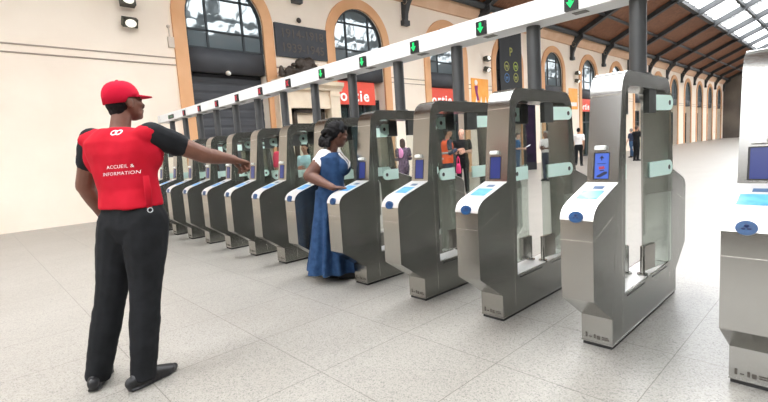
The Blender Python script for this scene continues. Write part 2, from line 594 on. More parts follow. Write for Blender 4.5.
# archivolt trims, windows, fascias, doors
ARCHWORDS = ['first', 'second', 'third', 'fourth', 'fifth', 'sixth', 'seventh', 'eighth', 'ninth', 'tenth', 'eleventh', 'twelfth', 'thirteenth', 'fourteenth']
for k in range(NB):
    yc = ARCH0 + k * BAY
    w = ARCHWORDS[k]
    NT_ = 28
    outer = [(yc - RO, 0.)] + [(yc - RO * math.cos(PI * i / NT_), ZS + RO * math.sin(PI * i / NT_)) for i in range(NT_ + 1)] + [(yc + RO, 0.)]
    inner = [(yc - HW, 0.)] + [(yc - HW * math.cos(PI * i / NT_), ZS + HW * math.sin(PI * i / NT_)) for i in range(NT_ + 1)] + [(yc + HW, 0.)]
    m = MB()
    for i in range(len(outer) - 1):
        o0, o1, i0, i1 = outer[i], outer[i + 1], inner[i], inner[i + 1]
        xa, xb = XW - .02, XW + .07
        vs = [yz(*o0, xb), yz(*o1, xb), yz(*i1, xb), yz(*i0, xb), yz(*o0, xa), yz(*o1, xa), yz(*i1, xa), yz(*i0, xa)]
        m.add(vs, [(0, 1, 2, 3), (0, 4, 5, 1), (3, 2, 6, 7), (4, 7, 6, 5)])
    trim(m, M['trim'], 'smooth ochre surround of the %s arch from the left' % w)
    # glazing
    xg = XW - .10
    win = struct(empty('window_%d' % (k + 1), (xg, yc, 4.62)), 'round-headed window with dark bars in the %s arch from the left' % w, 'window')
    g = MB()
    arcp = [(-HW + .03, 0.)] + [(-(HW - .03) * math.cos(PI * i / NT_), ZS - 4.62 + (HW - .03) * math.sin(PI * i / NT_)) for i in range(NT_ + 1)] + [(HW - .03, 0.)]
    g.prism(arcp, -.012, .012, 'x')
    g.build('glass', M['pane'], win)
    f = MB()
    for yy in (-.56, .56):
        top = ZS - 4.62 + math.sqrt((HW - .03) ** 2 - yy ** 2)
        f.box(-.03, yy - .03, 0, .05, yy + .03, top)
    for z2 in (.0, .5, 1.45):
        hw = HW - .03 if z2 < .9 else math.sqrt(max(.05, (HW - .03) ** 2 - (z2 - .9) ** 2))
        f.box(-.03, -hw, z2 - .025, .05, hw, z2 + .025)
    ao = [(-HW, 0.)] + [(-HW * math.cos(PI * i / NT_), ZS - 4.62 + HW * math.sin(PI * i / NT_)) for i in range(NT_ + 1)] + [(HW, 0.)]
    h2 = HW - .07
    ai = [(-h2, 0.)] + [(-h2 * math.cos(PI * i / NT_), ZS - 4.62 + h2 * math.sin(PI * i / NT_)) for i in range(NT_ + 1)] + [(h2, 0.)]
    for i in range(len(ao) - 1):
        vs = [(.06, *ao[i]), (.06, *ao[i + 1]), (.06, *ai[i + 1]), (.06, *ai[i]), (-.03, *ao[i]), (-.03, *ao[i + 1]), (-.03, *ai[i + 1]), (-.03, *ai[i])]
        f.add(vs, [(0, 1, 2, 3), (0, 4, 5, 1), (3, 2, 6, 7), (4, 7, 6, 5)])
    f.build('window_frame', M['mullion'], win)
    # dark fascia under the window
    zf = 3.95 if k == 0 else 4.03
    m = MB().box(XW - .5, yc - HW, zf, XW - .06, yc + HW, 4.64)
    trim(m, M['charcoal'], 'flat charcoal fascia under the window of the %s arch' % w)
    # doors
    d = struct(empty('door_%d' % (k + 1), (XW - .42, yc, 0)), ('closed charcoal roller shutter in the first arch from the left' if k == 0 else 'dark glazed doors in the %s arch from the left' % w), 'door')
    if k == 0:
        prof = []
        z = 0.
        while z < 3.94:
            prof += [(0.05, z + .02), (0.065, z + .06), (0.065, z + .20), (.05, z + .24)]
            z += .26
        m = MB().prism([(0., 0.)] + [(a, b) for a, b in prof if b < 3.95] + [(0., 3.95)], -HW, HW, 'y')
        m.build('shutter_curtain', M['charcoal'], d)
    else:
        MB().box(-.02, -HW, 0, .0, HW, 3.35).build('door_glass', M['door_glass'], d)
        m = MB()
        for yy in (-HW + .04, -.4, .4, HW - .04):
            m.box(-.03, yy - .04, 0, .05, yy + .04, 3.35)
        for z2 in (.06, 2.4, 3.3):
            m.box(-.03, -HW, z2 - .05, .05, HW, z2 + .05)
        m.build('door_frame', M['mullion'], d)

# "Sortie" signs over the doors
for k in (1, 2, 5):
    yc = ARCH0 + k * BAY
    e = tag(empty('exit_sign', (XW - .16, yc, 3.56)), {1: 'red exit sign reading Sortie, in the second arch beside the stone monument', 2: 'red exit sign reading Sortie, in the third arch left of the orange poster',
                                                       5: 'small distant red exit sign reading Sortie, behind the nearest gates'}[k], 'sign', 'red Sortie signs over the doors')
    MB().box(-.1, -HW + .02, -.43, .0, HW - .40, .43).build('sign_panel', M['sign_red'], e)
    tm = text_mesh('Sortie', .60, .006, bold=.012, space=1.2)
    o = link('lettering', tm, e, (.004, -.40, -.12))
    tm.materials.append(M['sign_white'])
    o.rotation_euler = (PI / 2, 0, PI / 2)

# round camera over the shutter
c = tag(empty('security_camera', (XW - .05, ARCH0 - .05, 3.93)), 'small pale dome camera over the dark roller shutter', 'camera')
MB().cyl((-.02, 0, .0), (.04, 0, .0), .07).build('mount', M['grey_box'], c)
MB().ell((.07, 0, -.02), .06).build('dome', M['white_lamp'], c, True)

# memorial plaque
p = tag(empty('memorial_plaque', (XW + .004, 6.0, 5.115)), 'dark slate memorial plaque reading 1914-1918 1939-1945, high between two arches', 'plaque')
MB().box(.0, -1.05, -.53, .06, 1.02, .53).build('slab', M['plaque'], p)
for body, zz in (('1914-1918', .22), ('1939-1945', -.24)):
    tm = text_mesh(body, .40, .006, bold=.004)
    tm.materials.append(M['plaque_ink'])
    o = link('lettering', tm, p, (.064, 0, zz))
    o.rotation_euler = (PI / 2, 0, PI / 2)
e = tag(MB().ell((0, 0, .0), (.05, .09, .09)).build('wall_fitting', M['bronze'], None, True, loc=(XW + .05, 5.91, 5.83)), 'small dark round fitting on the wall above the memorial plaque', 'fitting')

# stone monument with bronze group
mo = tag(empty('stone_monument', (XW, 5.92, 0)), 'pale stone doorcase monument under the memorial plaque', 'monument')
for s in (-1, 1):
    MB().box(0, s * 1.02 - .2, 0, .40, s * 1.02 + .2, 3.5).box(0, s * 1.02 - .25, 0, .45, s * 1.02 + .25, .35).box(0, s * 1.02 - .23, 3.32, .43, s * 1.02 + .23, 3.4).build('pilaster', M['stone'], mo)
MB().prism([(0, 3.50), (.42, 3.50), (.44, 3.58), (.55, 3.66), (.57, 3.78), (0, 3.80)], -1.28, 1.32, 'y').build('cornice', M['stone'], mo)
MB().box(0, -.82, 3.02, .30, .82, 3.50).box(0, -.82, 2.9, .34, .82, 3.02).build('lintel', M['stone'], mo)
m = MB().box(0, -.62, 0, .22, -.50, 2.89).box(0, .52, 0, .22, .64, 2.89).box(0, -.62, 2.77, .22, .64, 2.89)
m.build('door_frame', M['bronze'], mo)
MB().box(0, -.50, 0, .06, .52, 2.77).build('panel', M['stone'], mo)
sc_ = MB()
rnd = random.Random(3)
sc_.ell((.0, .0, .25), (.25, .40, .34)).ell((.02, .12, .48), (.2, .24, .2)).ell((.05, -.22, .42), (.18, .2, .22)).ell((.1, .3, .2), (.16, .2, .2))
for i in range(26):
    a = rnd.uniform(-.5, .5)
    sc_.ell((rnd.uniform(.0, .2), a, rnd.uniform(.05, .55)), (rnd.uniform(.04, .09), rnd.uniform(.05, .12), rnd.uniform(.04, .1)))
sc_.ell((.02, -.62, .16), (.14, .2, .18)).ell((.02, -.95, .14), (.09, .1, .14)).ell((.03, -.95, .27), .06)
sc_.tube([(0, -1.0, .03), (0, .5, .03)], [(.05, .12)] * 2, side=(0, 0, 1))
o = remeshed(sc_, 'bronze_sculpture', M['bronze'], .025, 2, None, (0, 0, 0), bumpy=(9, .02))
o.location = (XW + .29, 5.86, 3.90)
tag(o, 'dark bronze sculpture group on top of the stone monument', 'sculpture')

# pairs of wall floodlights
for (yy, zz, lab) in ((.67, 5.28, 'on the bare wall above the man in red'), (16.8, 5.31, 'above the orange poster with the dancer'), (27.3, 5.34, 'on the far wall between two arches')):
    for j in (0, 1):
        z = zz + (.19 if j == 0 else -.19)
        e = tag(empty('floodlight', (XW, yy, z)), '%s floodlight of the pair %s' % (('upper', 'lower')[j], lab), 'lamp', 'floodlights on the facade')
        r = Matrix.Rotation(.5 if j else -.15, 4, 'Y')
        MB().box(0, -.04, -.04, .14, .04, .04).build('bracket', M['flood_black'], e)
        MB().box(.10, -.17, -.11, .30, .17, .11, Matrix.Translation((.0, 0, 0)) @ r).build('housing', M['flood_black'], e)
        k0 = r @ V((.30, 0, 0)); k1 = r @ V((.315, 0, 0))
        MB().tube([k0, k1], [(.10, .13)] * 2, side=(0, 0, 1), n=24).build('lens', M['flood_lens'], e, angle=.6)

# small wall boxes left of the first arch
e = tag(empty('junction_box', (XW, 1.68, 4.62)), 'slim pale junction box with short cable on the bare wall', 'fitting')
MB().box(0, -.07, -.12, .06, .09, .16).build('cover', M['grey_box'], e)
MB().cyl((.03, 0, .16), (.03, -.02, .42), .02).build('cable', M['grey_box'], e)
MB().ell((.03, -.02, .44), .05).build('sensor', M['grey_box'], e, True)

# advertising panels
po = tag(empty('wall_poster', (XW, 16.33, 3.83)), 'orange wall poster with a dancer in purple, between arches', 'poster')
MB().box(0, -.72, -.85, .03, .72, .72).build('sheet', M['poster'], po)
m = MB().ell((.035, -.34, .52), (.012, .13, .13))
m.build('hat', M['poster_white'], po, True)
m = MB().prism([(-.48, .35), (-.2, .38), (-.24, .05), (-.12, -.35), (-.3, -.35), (-.4, .0)], .03, .04, 'x')
m.build('figure', M['purple'], po)
m = MB()
for a in (-.52, -.12, .28):
    m.prism([(a, -.75), (a + .16, -.15), (a + .3, -.75)], .032, .042, 'x')
m.build('peaks', M['poster_white'], po)
po = tag(empty('wall_poster', (XW, 26.95, 3.97)), 'plain small orange poster on the far wall', 'poster')
MB().box(0, -.65, -.75, .03, .65, .6).build('sheet', M['poster'], po)
MB().box(.03, -.5, -.55, .036, .5, -.3).build('caption_band', M['poster_white'], po)

ba = tag(empty('hanging_banner', (XW + .14, 19.1, 3.92)), 'tall black hanging banner with ringed yellow green and blue pictograms', 'banner')
MB().box(-.02, -1.1, -1.6, .02, 1.1, 3.3).build('cloth', M['banner'], ba)


def picto(parent, y, z, r, mat, kind):
    m = MB()
    n = 24
    outer = [(y + r * math.cos(2 * PI * i / n), z + r * math.sin(2 * PI * i / n)) for i in range(n)]
    inner = [(y + .8 * r * math.cos(2 * PI * i / n), z + .8 * r * math.sin(2 * PI * i / n)) for i in range(n)]
    if kind != 'P':
        m.ring(outer, inner, .02, .026)
        m.box(.02, y - .5 * r, z - .1 * r, .026, y + .5 * r, z + .25 * r)
        m.box(.02, y - .42 * r, z - .5 * r, .026, y - .2 * r, z - .1 * r)
        m.box(.02, y + .2 * r, z - .5 * r, .026, y + .42 * r, z - .1 * r)
        m.build('pictogram', mat, parent)
    else:
        tm = text_mesh('P', r * 2.4, .003, bold=.01)
        tm.materials.append(mat)
        o = link('pictogram', tm, parent, (.024, y, z))
        o.rotation_euler = (PI / 2, 0, PI / 2)


picto(ba, .0, 2.15, .26, M['olive'], 'P')
picto(ba, -.45, 1.40, .25, M['olive'], 'r')
picto(ba, .45, 1.45, .25, M['lime'], 'r')
picto(ba, -.45, .80, .25, M['blue_mark'], 'r')
picto(ba, .45, .86, .25, M['olive'], 'r')

# free-standing dark display near the facade, seen through the second gate
ks = tag(empty('advert_display', (-9.3, 16.2, 0), .75), 'tall dark free-standing advert display seen through the second gate', 'display')
MB().box(-.27, -.1, 0, .27, .1, 3.15).build('casing', M['banner'], ks)
MB().box(-.24, -.11, .35, .24, -.10, 3.0).build('picture', cloth('dark_advert', lin(22, 20, 32), lin(44, 30, 52), 2.2, 0), ks)

# roof: timber slope over the facade, iron rafters, purlins, brackets
SL = .46
XE, ZE = -11.95, 7.85


def zr(x):
    return ZE + SL * (x - XE)


ce = struct(empty('ceiling', (0, 0, 0)), 'sloping brown timber roof lining with dark iron rafters', 'ceiling')
XR = -7.3
m = MB()
m.add([(XE - .6, YMIN, zr(XE - .6)), (XE - .6, YMAX, zr(XE - .6)), (XR, YMAX, zr(XR)), (XR, YMIN, zr(XR)),
       (XE - .6, YMIN, zr(XE - .6) + .12), (XE - .6, YMAX, zr(XE - .6) + .12), (XR, YMAX, zr(XR) + .12), (XR, YMIN, zr(XR) + .12)],
      [(0, 1, 2, 3), (7, 6, 5, 4), (0, 4, 5, 1), (1, 5, 6, 2), (2, 6, 7, 3), (3, 7, 4, 0)])
m.build('timber_lining', M['wood'], ce)
PIER = [5.86 + BAY * k for k in range(-6, 14)]
for yy in PIER:
    m = MB()
    m.prism([(XE + .25, zr(XE + .25) - .30), (XR, zr(XR) - .30), (XR, zr(XR) + .02), (XE + .25, zr(XE + .25) + .02)], yy - .10, yy + .10, 'y')
    m.prism([(XE + .25, zr(XE + .25) - .34), (XR, zr(XR) - .34), (XR, zr(XR) - .30), (XE + .25, zr(XE + .25) - .30)], yy - .16, yy + .16, 'y')
    m.build('rafter', M['iron'], ce)
for xx, r in ((-9.9, .09), (-7.5, .09)):
    MB().cyl((xx, YMIN, zr(xx) - .10), (xx, YMAX, zr(xx) - .10), r, 10).build('purlin', M['iron'], ce, True)
MB().cyl((XE + .42, YMIN, zr(XE + .42) - .16), (XE + .42, YMAX, zr(XE + .42) - .16), .15, 14).build('eaves_beam', M['iron'], ce, True)
# glazed part between the timber slopes: iron glazing bars, open to the daylight
XT = 2.0
ZT = zr(XR) + (XT - XR) * .42


def zg(x):
    return zr(XR) + (x - XR) * .42 if x <= XT else ZT - (x - XT) * .42


GLZ = ((XR, -1.6), (4.8, 9.4))
m = MB()
for yy in PIER:
    for a, b in ((XR, XT), (XT, 10.)):
        m.prism([(a, zg(a) - .5), (b, zg(b) - .5), (b, zg(b) - .02), (a, zg(a) - .02)], yy - .10, yy + .10, 'y')
for i in range(61):
    yy = YMIN + .05 + i * (YMAX - YMIN - .1) / 60
    for a, b in GLZ:
        m.prism([(a, zg(a) - .1), (b, zg(b) - .1), (b, zg(b)), (a, zg(a))], yy - .05, yy + .05, 'y')
for xx in (-7.3, -5.4, -3.5, -1.6, 4.8, 7.1, 9.4):
    m.box(xx - .10, YMIN, zg(xx) - .3, xx + .10, YMAX, zg(xx))
m.build('glazing_bars', M['iron'], ce)
m = MB()
for a, b in ((-1.6, XT), (XT, 4.8), (9.4, 10.2)):
    m.prism([(a, zg(a)), (b, zg(b)), (b, zg(b) + .1), (a, zg(a) + .1)], YMIN, YMAX, 'y')
m.build('ridge_lining', M['wood'], ce)

# iron brackets carrying the rafters, one on each pier
for k, yy in enumerate(PIER):
    if yy < 0:
        continue
    m = MB()
    m.prism([(XW, 6.50), (XW + .16, 6.50), (XW + .20, 6.82), (XW + .34, 7.15), (XW + .58, 7.46), (XW + .84, 7.62), (XW + .84, 7.95), (XW, 7.58)], yy - .10, yy + .10, 'y')
    b = m.build('iron_bracket', M['iron'], ce)
    MB().box(XW, yy - .17, 6.36, XW + .20, yy + .17, 6.56).build('foot_block', M['iron'], b)
    m = MB()
    for s_ in (-1, 1):
        ring = [(XW + .25 + .11 * math.cos(t * 2 * PI / 16), yy + s_ * .11, 7.28 + .13 * math.sin(t * 2 * PI / 16)) for t in range(17)]
        m.tube(ring, [.022] * 17, n=6)
    m.build('scroll_ring', M['steel'], b, True)

# ------------------------------------------------------------------ ticket gates
T = .77
W2 = .0945
NG = 13
YC = .515                      # gates are symmetric about this line


def front_y(z):
    return -.178 + (z - .20) * .1281


def shade_sides(o):  # gives the x-facing faces the darker steel that carries painted shade
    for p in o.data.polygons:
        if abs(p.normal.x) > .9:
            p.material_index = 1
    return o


def make_gate():
    root = empty('ticket_gate', (0, 0, 0))
    # cabinet: base beam, two posts and rounded head around an open window (profile in y - YC, z)
    def half(sign):
        pts = [(-.178, .024), (-.178, .20), (front_y(.5), .5), (front_y(1.05), 1.05), (0., 1.589)]
        for i in range(1, 9):
            a = i / 8 * PI / 2
            pts.append((.139 - .139 * math.cos(a), 1.589 + .139 * math.sin(a)))
        return [((p[0] - YC) * (1 if sign < 0 else -1), p[1]) for p in pts]

    def inner_half(sign):
        pts = [(.30, .305), (.040, .305), (.045, .5), (.06, 1.05), (.075, 1.50)]
        for i in range(1, 9):
            a = i / 8 * PI / 2
            pts.append((.175 - .10 * math.cos(a), 1.535 + .10 * math.sin(a)))
        return [((p[0] - YC) * (1 if sign < 0 else -1), p[1]) for p in pts]
    outer = half(-1) + half(1)[::-1]
    inner = inner_half(-1) + inner_half(1)[::-1]
    m = MB().ring(outer, inner, -W2, W2)
    shade_sides(m.build('cabinet', [M['steel'], M['steel_side_shade']], root, angle=.5))
    # seams between the pressed panels
    for s in (-1, 1):
        m = MB()
        for x in (W2, -W2):
            for yy in (.0,):
                y = (yy - YC) * -s
                m.box(x - .0008, y - .0015, .06, x + .0008, y + .0015, 1.55)
        yv = (front_y(1.579) - YC) * -s
        m.box(-W2, yv - .002, 1.576, W2, yv + .002, 1.581)
        m.build('panel_seam', M['steel_edge'], root)
    
    # toe kick
    MB().box(-W2 + .006, -.685, 0, W2 - .006, .685, .024).build('toe_kick', M['rubber'], root)
    MB().box(-W2 - .002, -.695, .023, W2 + .002, .695, .031).build('plinth_strip', M['steel'], root)
    MB().box(-W2 + .012, .05 - YC, .304, W2 - .012, .98 - YC, .309).build('sill_reflection', M['steel_sky_tone'], root)  # added pale sheet, paints the bright reflection on top of the base beam
    # slots below the window
    for s in (-1, 1):
        for a, b in ((.08, .43), (.60, .95)):
            m = MB()
            x = s * W2
            m.box(min(x, x + s * .002), a - YC, .279, max(x, x + s * .002), b - YC, .289)
            m.build('vent_slot', M['black'], root)
    # markings at the foot
    for s in (-1, 1):
        m = MB()
        y = -s * (.178 + YC + .0015)
        for (a, b, c, d) in ((-.07, .052, -.058, .085), (-.048, .056, -.03, .064), (-.018, .052, -.006, .08), (.0, .05, .02, .074), (.03, .054, .075, .062), (.03, .066, .07, .074)):
            m.box(a * s, y, b, c * s, y + s * .001, d)
        m.build('foot_marking', M['ink'], root)
    # two consoles
    for s in (-1, 1):
        def fy(y):
            return (y - YC) * -s
        pts = [(-.178, .20), (-.452, .387), (-.452, .855)]
        p0, p1, p2 = (-.452, .855), (-.443, .922), (-.348, .951)
        nose = []
        for i in range(1, 11):
            t = i / 10
            nose.append(((1 - t) ** 2 * p0[0] + 2 * t * (1 - t) * p1[0] + t * t * p2[0], (1 - t) ** 2 * p0[1] + 2 * t * (1 - t) * p1[1] + t * t * p2[1]))
        rear = [(front_y(1.038) - .001, 1.038)]
        prof = pts + nose + rear + [(front_y(.7), .7), (front_y(.4), .4)]
        m = MB().prism([(fy(a), b) for a, b in prof], -W2 + .0005, W2 - .0005)
        co = shade_sides(m.build('reader_console', [M['steel'], M['steel_side_shade']], root, angle=.45))
        # cap over the nose and slope, reflected sky put into its pale colour
        path = [(-.4525, .857)] + nose + [(front_y(1.038), 1.0375)]
        m = MB()
        top = []
        for i, (a, b) in enumerate(path):
            q0 = path[max(0, i - 1)]; q1 = path[min(len(path) - 1, i + 1)]
            dx, dz = q1[0] - q0[0], q1[1] - q0[1]
            L = math.hypot(dx, dz)
            top.append((a - dz / L * .004, b + dx / L * .004))
        m.prism([(fy(a), b) for a, b in path] + [(fy(a), b) for a, b in top[::-1]], -W2 - .001, W2 + .001)
        cap = m.build('console_cap', M['steel_sky_tone'], co, angle=.45)
        # slope frame for the pads
        A = V((0, -.348, .951)); B = V((0, front_y(1.038), 1.0375))
        ux = (B - A).normalized()
        nrm = V((0, -ux.z, ux.y))

        def slab(t0, t1, x0, x1, h, name, mat, parent):
            mm = MB()
            vs = []
            for hh in (.0035, h):
                for t, x in ((t0, x0), (t1, x0), (t1, x1), (t0, x1)):
                    p = A + ux * t + nrm * hh
                    vs.append((x * -s * -1 if s > 0 else x, fy(p.y), p.z))
            mm.add(vs, [(0, 1, 2, 3), (4, 5, 6, 7), (0, 1, 5, 4), (1, 2, 6, 5), (2, 3, 7, 6), (3, 0, 4, 7)])
            return mm.build(name, mat, parent)
        slab(.03, .155, -.062, .062, .0055, 'card_reader', M['pad'], co)
        slab(.185, .225, -.02, .04, .0055, 'small_display', M['pad_lcd'], co)
        # blue target on the nose
        i0 = V((0, -.449, .876)); dn = V((0, -.97, .25)).normalized()
        m = MB()
        c0, c1 = i0, i0 + dn * .012
        for p in (c0, c1):
            pass
        m.tube([V((0, fy(c0.y), c0.z)) - V((0, dn.y * -s, dn.z)) * .01, V((0, fy(c1.y), c1.z))], [(.033, .041)] * 2, side=(0, 0, 1), n=24)
        dsc = m.build('target_disc', M['disc'], co, angle=.6)
        c2 = i0 + dn * .0125
        m = MB()
        for k in range(3):
            a = 2 * PI * k / 3 + PI / 2
            p = V((.012 * math.cos(a), fy(c2.y), c2.z + .010 * math.sin(a)))
            m.ell(p, (.010, .002, .008), nu=8, nv=6)
        m.build('target_mark', M['disc_mark'], co, True)
        # seams of the lower door
        m = MB()
        y = fy(-.4528)
        m.box(-W2 + .002, min(y, y + s * .0008), .737, W2 - .002, max(y, y + s * .0008), .7405)
        for x in (W2, -W2):
            q = [(-.451, .7365), (-.451, .7395), (-.16, .8395), (-.16, .837)]
            m.prism([(fy(a), b) for a, b in q], min(x - .0004, x + .0004), max(x - .0004, x + .0004))
        m.build('door_seam', M['steel_edge'], co)
        # screen and lamp on the post above the console
        tilt = math.atan(.1039)
        def post_slab(x0, x1, z0, z1, h0, h1, name, mat, parent):
            mm = MB(); vs = []
            for hh in (h0, h1):
                for x, z in ((x0, z0), (x1, z0), (x1, z1), (x0, z1)):
                    vs.append((x if s < 0 else -x, fy(front_y(z) - hh), z))
            mm.add(vs, [(0, 1, 2, 3), (4, 5, 6, 7), (0, 1, 5, 4), (1, 2, 6, 5), (2, 3, 7, 6), (3, 0, 4, 7)])
            return mm.build(name, mat, parent)
        ho = post_slab(-.056, .040, 1.058, 1.227, -.01, .004, 'screen_bezel', M['black'], root)
        post_slab(-.046, .037, 1.065, 1.221, .004, .0055, 'screen', M['screen_dim'], ho)
        m = MB()
        lp = [(front_y(1.243) + .01, 1.242), (front_y(1.242) - .026, 1.244), (front_y(1.242) - .029, 1.262), (front_y(1.268) - .016, 1.27), (front_y(1.27) + .01, 1.27)]
        m.prism([(fy(a), b) for a, b in lp], -.044 if s < 0 else -.017, .017 if s < 0 else .044)
        m.build('lamp_hood', M['white_lamp'], root)
    # pivot rods, clamps, glass leaves with frosted pads
    for (x, y, ye, xe) in ((-.05, .505, .262, -.055), (.05, .53, .975, .12)):
        m = MB().cyl((x, y - YC, .305), (x, y - YC, .52), .016, 16)
        m.cyl((x, y - YC, .305), (x, y - YC, .318), .036, 20)
        m.build('pivot_rod', M['steel'], root, angle=.6)
        d = V((xe - x, ye - y, 0)); L = d.length; d.normalize()
        ang = math.atan2(d.y, d.x)
        R = Matrix.Translation((x, y - YC, 0)) @ Matrix.Rotation(ang, 4, 'Z')
        lf = MB().box(.012, -.004, .33, L, .004, 1.615, R).build('glass_leaf', M['leaf_glass'], root)
        MB().box(.0, -.013, .34, min(.16, L * .8), .013, .52, R).build('clamp', M['steel'], lf)
        for zc, l0 in ((1.065, L - (.36 if L > .3 else .23)), (1.545, L - (.27 if L > .3 else .14))):
            m = MB()
            n = 10
            r = .055
            poly = [(l0, zc - r)] + [(L - .004 - r + r * math.sin(a * PI / n), zc - r * math.cos(a * PI / n)) for a in range(n + 1)] + [(l0, zc + r)]
            for sg in (-1, 1):
                vs = [R @ V((a, sg * .0048, b)) for a, b in poly] + [R @ V((a, sg * .0056, b)) for a, b in poly]
                nn = len(poly)
                m.add(vs, [tuple(range(nn)), tuple(range(nn, 2 * nn))] + [(i, (i + 1) % nn, nn + (i + 1) % nn, nn + i) for i in range(nn)])
            m.cur = 1
            cc = L - .004 - r
            hole = [(cc + .019 * math.cos(2 * PI * a / 12), zc + .019 * math.sin(2 * PI * a / 12)) for a in range(12)]
            for sg in (-1, 1):
                m.add([R @ V((a, sg * .0064, b)) for a, b in hole], [tuple(range(12))])
            m.build('frosted_pad', [M['frost'], M['dark_steel']], lf)
    for (a, b, x) in ((.385, .500, -.052), (.545, .70, .068)):
        MB().box(x - .018, a - YC, 1.47, x + .018, b - YC, 1.632).build('drive_housing', M['dark_steel'], root)
    return root


GL = ['large ticket gate of brushed steel with a bright blue arrow screen',
      'second ticket gate of brushed steel, with blue disc and a dim violet screen',
      'third ticket gate of brushed steel, in front of the bald man in black',
      'fourth ticket gate, the one the woman in the blue dress rests her hand on',
      'fifth ticket gate, directly behind the woman in the blue dress',
      'sixth ticket gate, with a red shirt showing behind its glass',
      'seventh ticket gate, just right of the pointing hand',
      'eighth ticket gate, under the pointing hand and wrist',
      'ninth ticket gate, under the pointing forearm',
      'tenth ticket gate, just below the pointing elbow',
      'eleventh ticket gate, half hidden beside the red vest',
      'twelfth ticket gate, almost hidden behind the red vest',
      'last ticket gate of the row, hidden behind the man in red']
g0 = make_gate()
gates = []
GL += ['third ticket gate to the right of the one with the bright blue screen', 'second ticket gate to the right of the one with the bright blue screen', 'first ticket gate to the right of the one with the bright blue screen']
for i in list(range(NG)) + [-3, -2, -1]:
    g = g0 if i == 0 else copy_tree(g0)
    g.location = (-i * T + W2, YC, 0)
    tag(g, GL[i], 'ticket gate', 'row of steel ticket gates')
    gates.append(g)
# the nearest gate shows an arrow and a picture of a card being read
g = gates[0]
bez = [c for c in g.children if c.name.startswith('screen_bezel')][0]
sc_ = bez.children[0]
sc_.data = sc_.data.copy(); sc_.data.materials[0] = M['screen']


def onpost(x, z, h):
    return (x, front_y(z) - h - YC, z)


def ink(name, polys, mat, h=.0065):
    m = MB()
    for poly in polys:
        n = len(poly)
        vs = [onpost(x, z, .005) for x, z in poly] + [onpost(x, z, h) for x, z in poly]
        m.add(vs, [tuple(range(n)), tuple(range(n, 2 * n))] + [(i, (i + 1) % n, n + (i + 1) % n, n + i) for i in range(n)])
    return m.build(name, mat, bez)


ink('screen_arrow', [[(-.008, 1.177), (-.002, 1.177), (-.002, 1.198), (-.008, 1.198)], [(-.02, 1.19), (.01, 1.19), (-.005, 1.208)], [(-.03, 1.155), (.02, 1.155), (.02, 1.159), (-.03, 1.159)]], M['screen_ink'])
ink('screen_card', [[(-.02, 1.12), (.016, 1.126), (.01, 1.142), (-.022, 1.138)]], M['screen_red'])
ink('screen_reader', [[(-.034, 1.074), (-.012, 1.072), (.03, 1.096), (.03, 1.108), (.012, 1.108), (-.03, 1.084)], [(-.016, 1.110), (.012, 1.113), (.008, 1.119), (-.014, 1.117)]], M['screen_ink'])
cn = [c for c in g.children if c.name.startswith('reader_console')][0]
m = MB()
A = V((0, -.348, .951)); B = V((0, front_y(1.038), 1.0375)); ux = (B - A).normalized(); nr = V((0, -ux.z, ux.y))
poly = [(-.066, .10), (-.03, .155), (.05, .16), (.066, .13), (.062, .06), (.02, .03)]
vs = [(x, (A + ux * t + nr * .0062).y - YC, (A + ux * t + nr * .0062).z) for x, t in poly]
m.add(vs, [tuple(range(6))])
m.build('hand_picture', M['picture_blue'], cn)

# posts, gantry, signals
PL = ['large blue-screened', 'second', 'third', 'fourth', 'fifth', 'sixth', 'seventh', 'eighth', 'ninth', 'tenth', 'eleventh', 'twelfth', 'last']
PL += ['third outermost', 'second outermost', 'first outermost']
for i in list(range(NG)) + [-3, -2, -1]:
    x = .119 - i * T
    m = MB().cyl((0, 0, 0), (0, 0, .511), .054, 24)
    m.cyl((0, 0, 0), (0, 0, .012), .075, 24)
    if i == 0:
        pm = m.mesh('support_post', M['post'], angle=.6)
    o = link('support_post', pm, None, (x, .513, 1.727))
    tag(o, 'round grey post carrying the white gantry on top of the %s ticket gate' % PL[i], 'post', 'posts between gates and gantry')
XB0, XB1 = -9.62, 3.2
ga = tag(empty('overhead_gantry', (0, 0, 2.238)), 'long white gantry beam running above all the ticket gates', 'beam')
m = MB().prism([(.381, .158), (.381, .004), (.385, 0), (.606, 0), (.61, .004), (.61, .158)], XB0, XB1)
m.build('casing', M['gantry'], ga)
for i in range(0, 15):
    xx = .74 - i * T * 1.0 - .2
    MB().box(xx - .001, .3803, .0, xx + .001, .3813, .158).build('panel_joint', M['vent'], ga)
for i in range(0, 12):
    xx = -.245 - i * T
    MB().box(xx - .05, .42, -.004, xx + .05, .49, .002).build('underside_vent', M['vent'], ga)


def signal_mesh(red):
    r = empty('lane_signal', (0, 0, 0))
    MB().box(-.045, -.025, -.055, .045, .004, .055).build('housing', M['black'], r)
    m = MB()
    if not red:
        m.prism([(-.011, .042), (.011, .042), (.011, .004), (.03, .004), (.0, -.04), (-.03, .004), (-.011, .004)], -.029, -.025, 'y')
        m.build('green_arrow', M['led_green'], r)
    else:
        for s in (-1, 1):
            m.prism([(-s * .028 - .007, .036), (-s * .028 + .007, .036), (s * .028 + .007, -.036), (s * .028 - .007, -.036)], -.029 - .0005 * s, -.025, 'y')
        m.build('red_cross', M['led_red'], r)
    return r


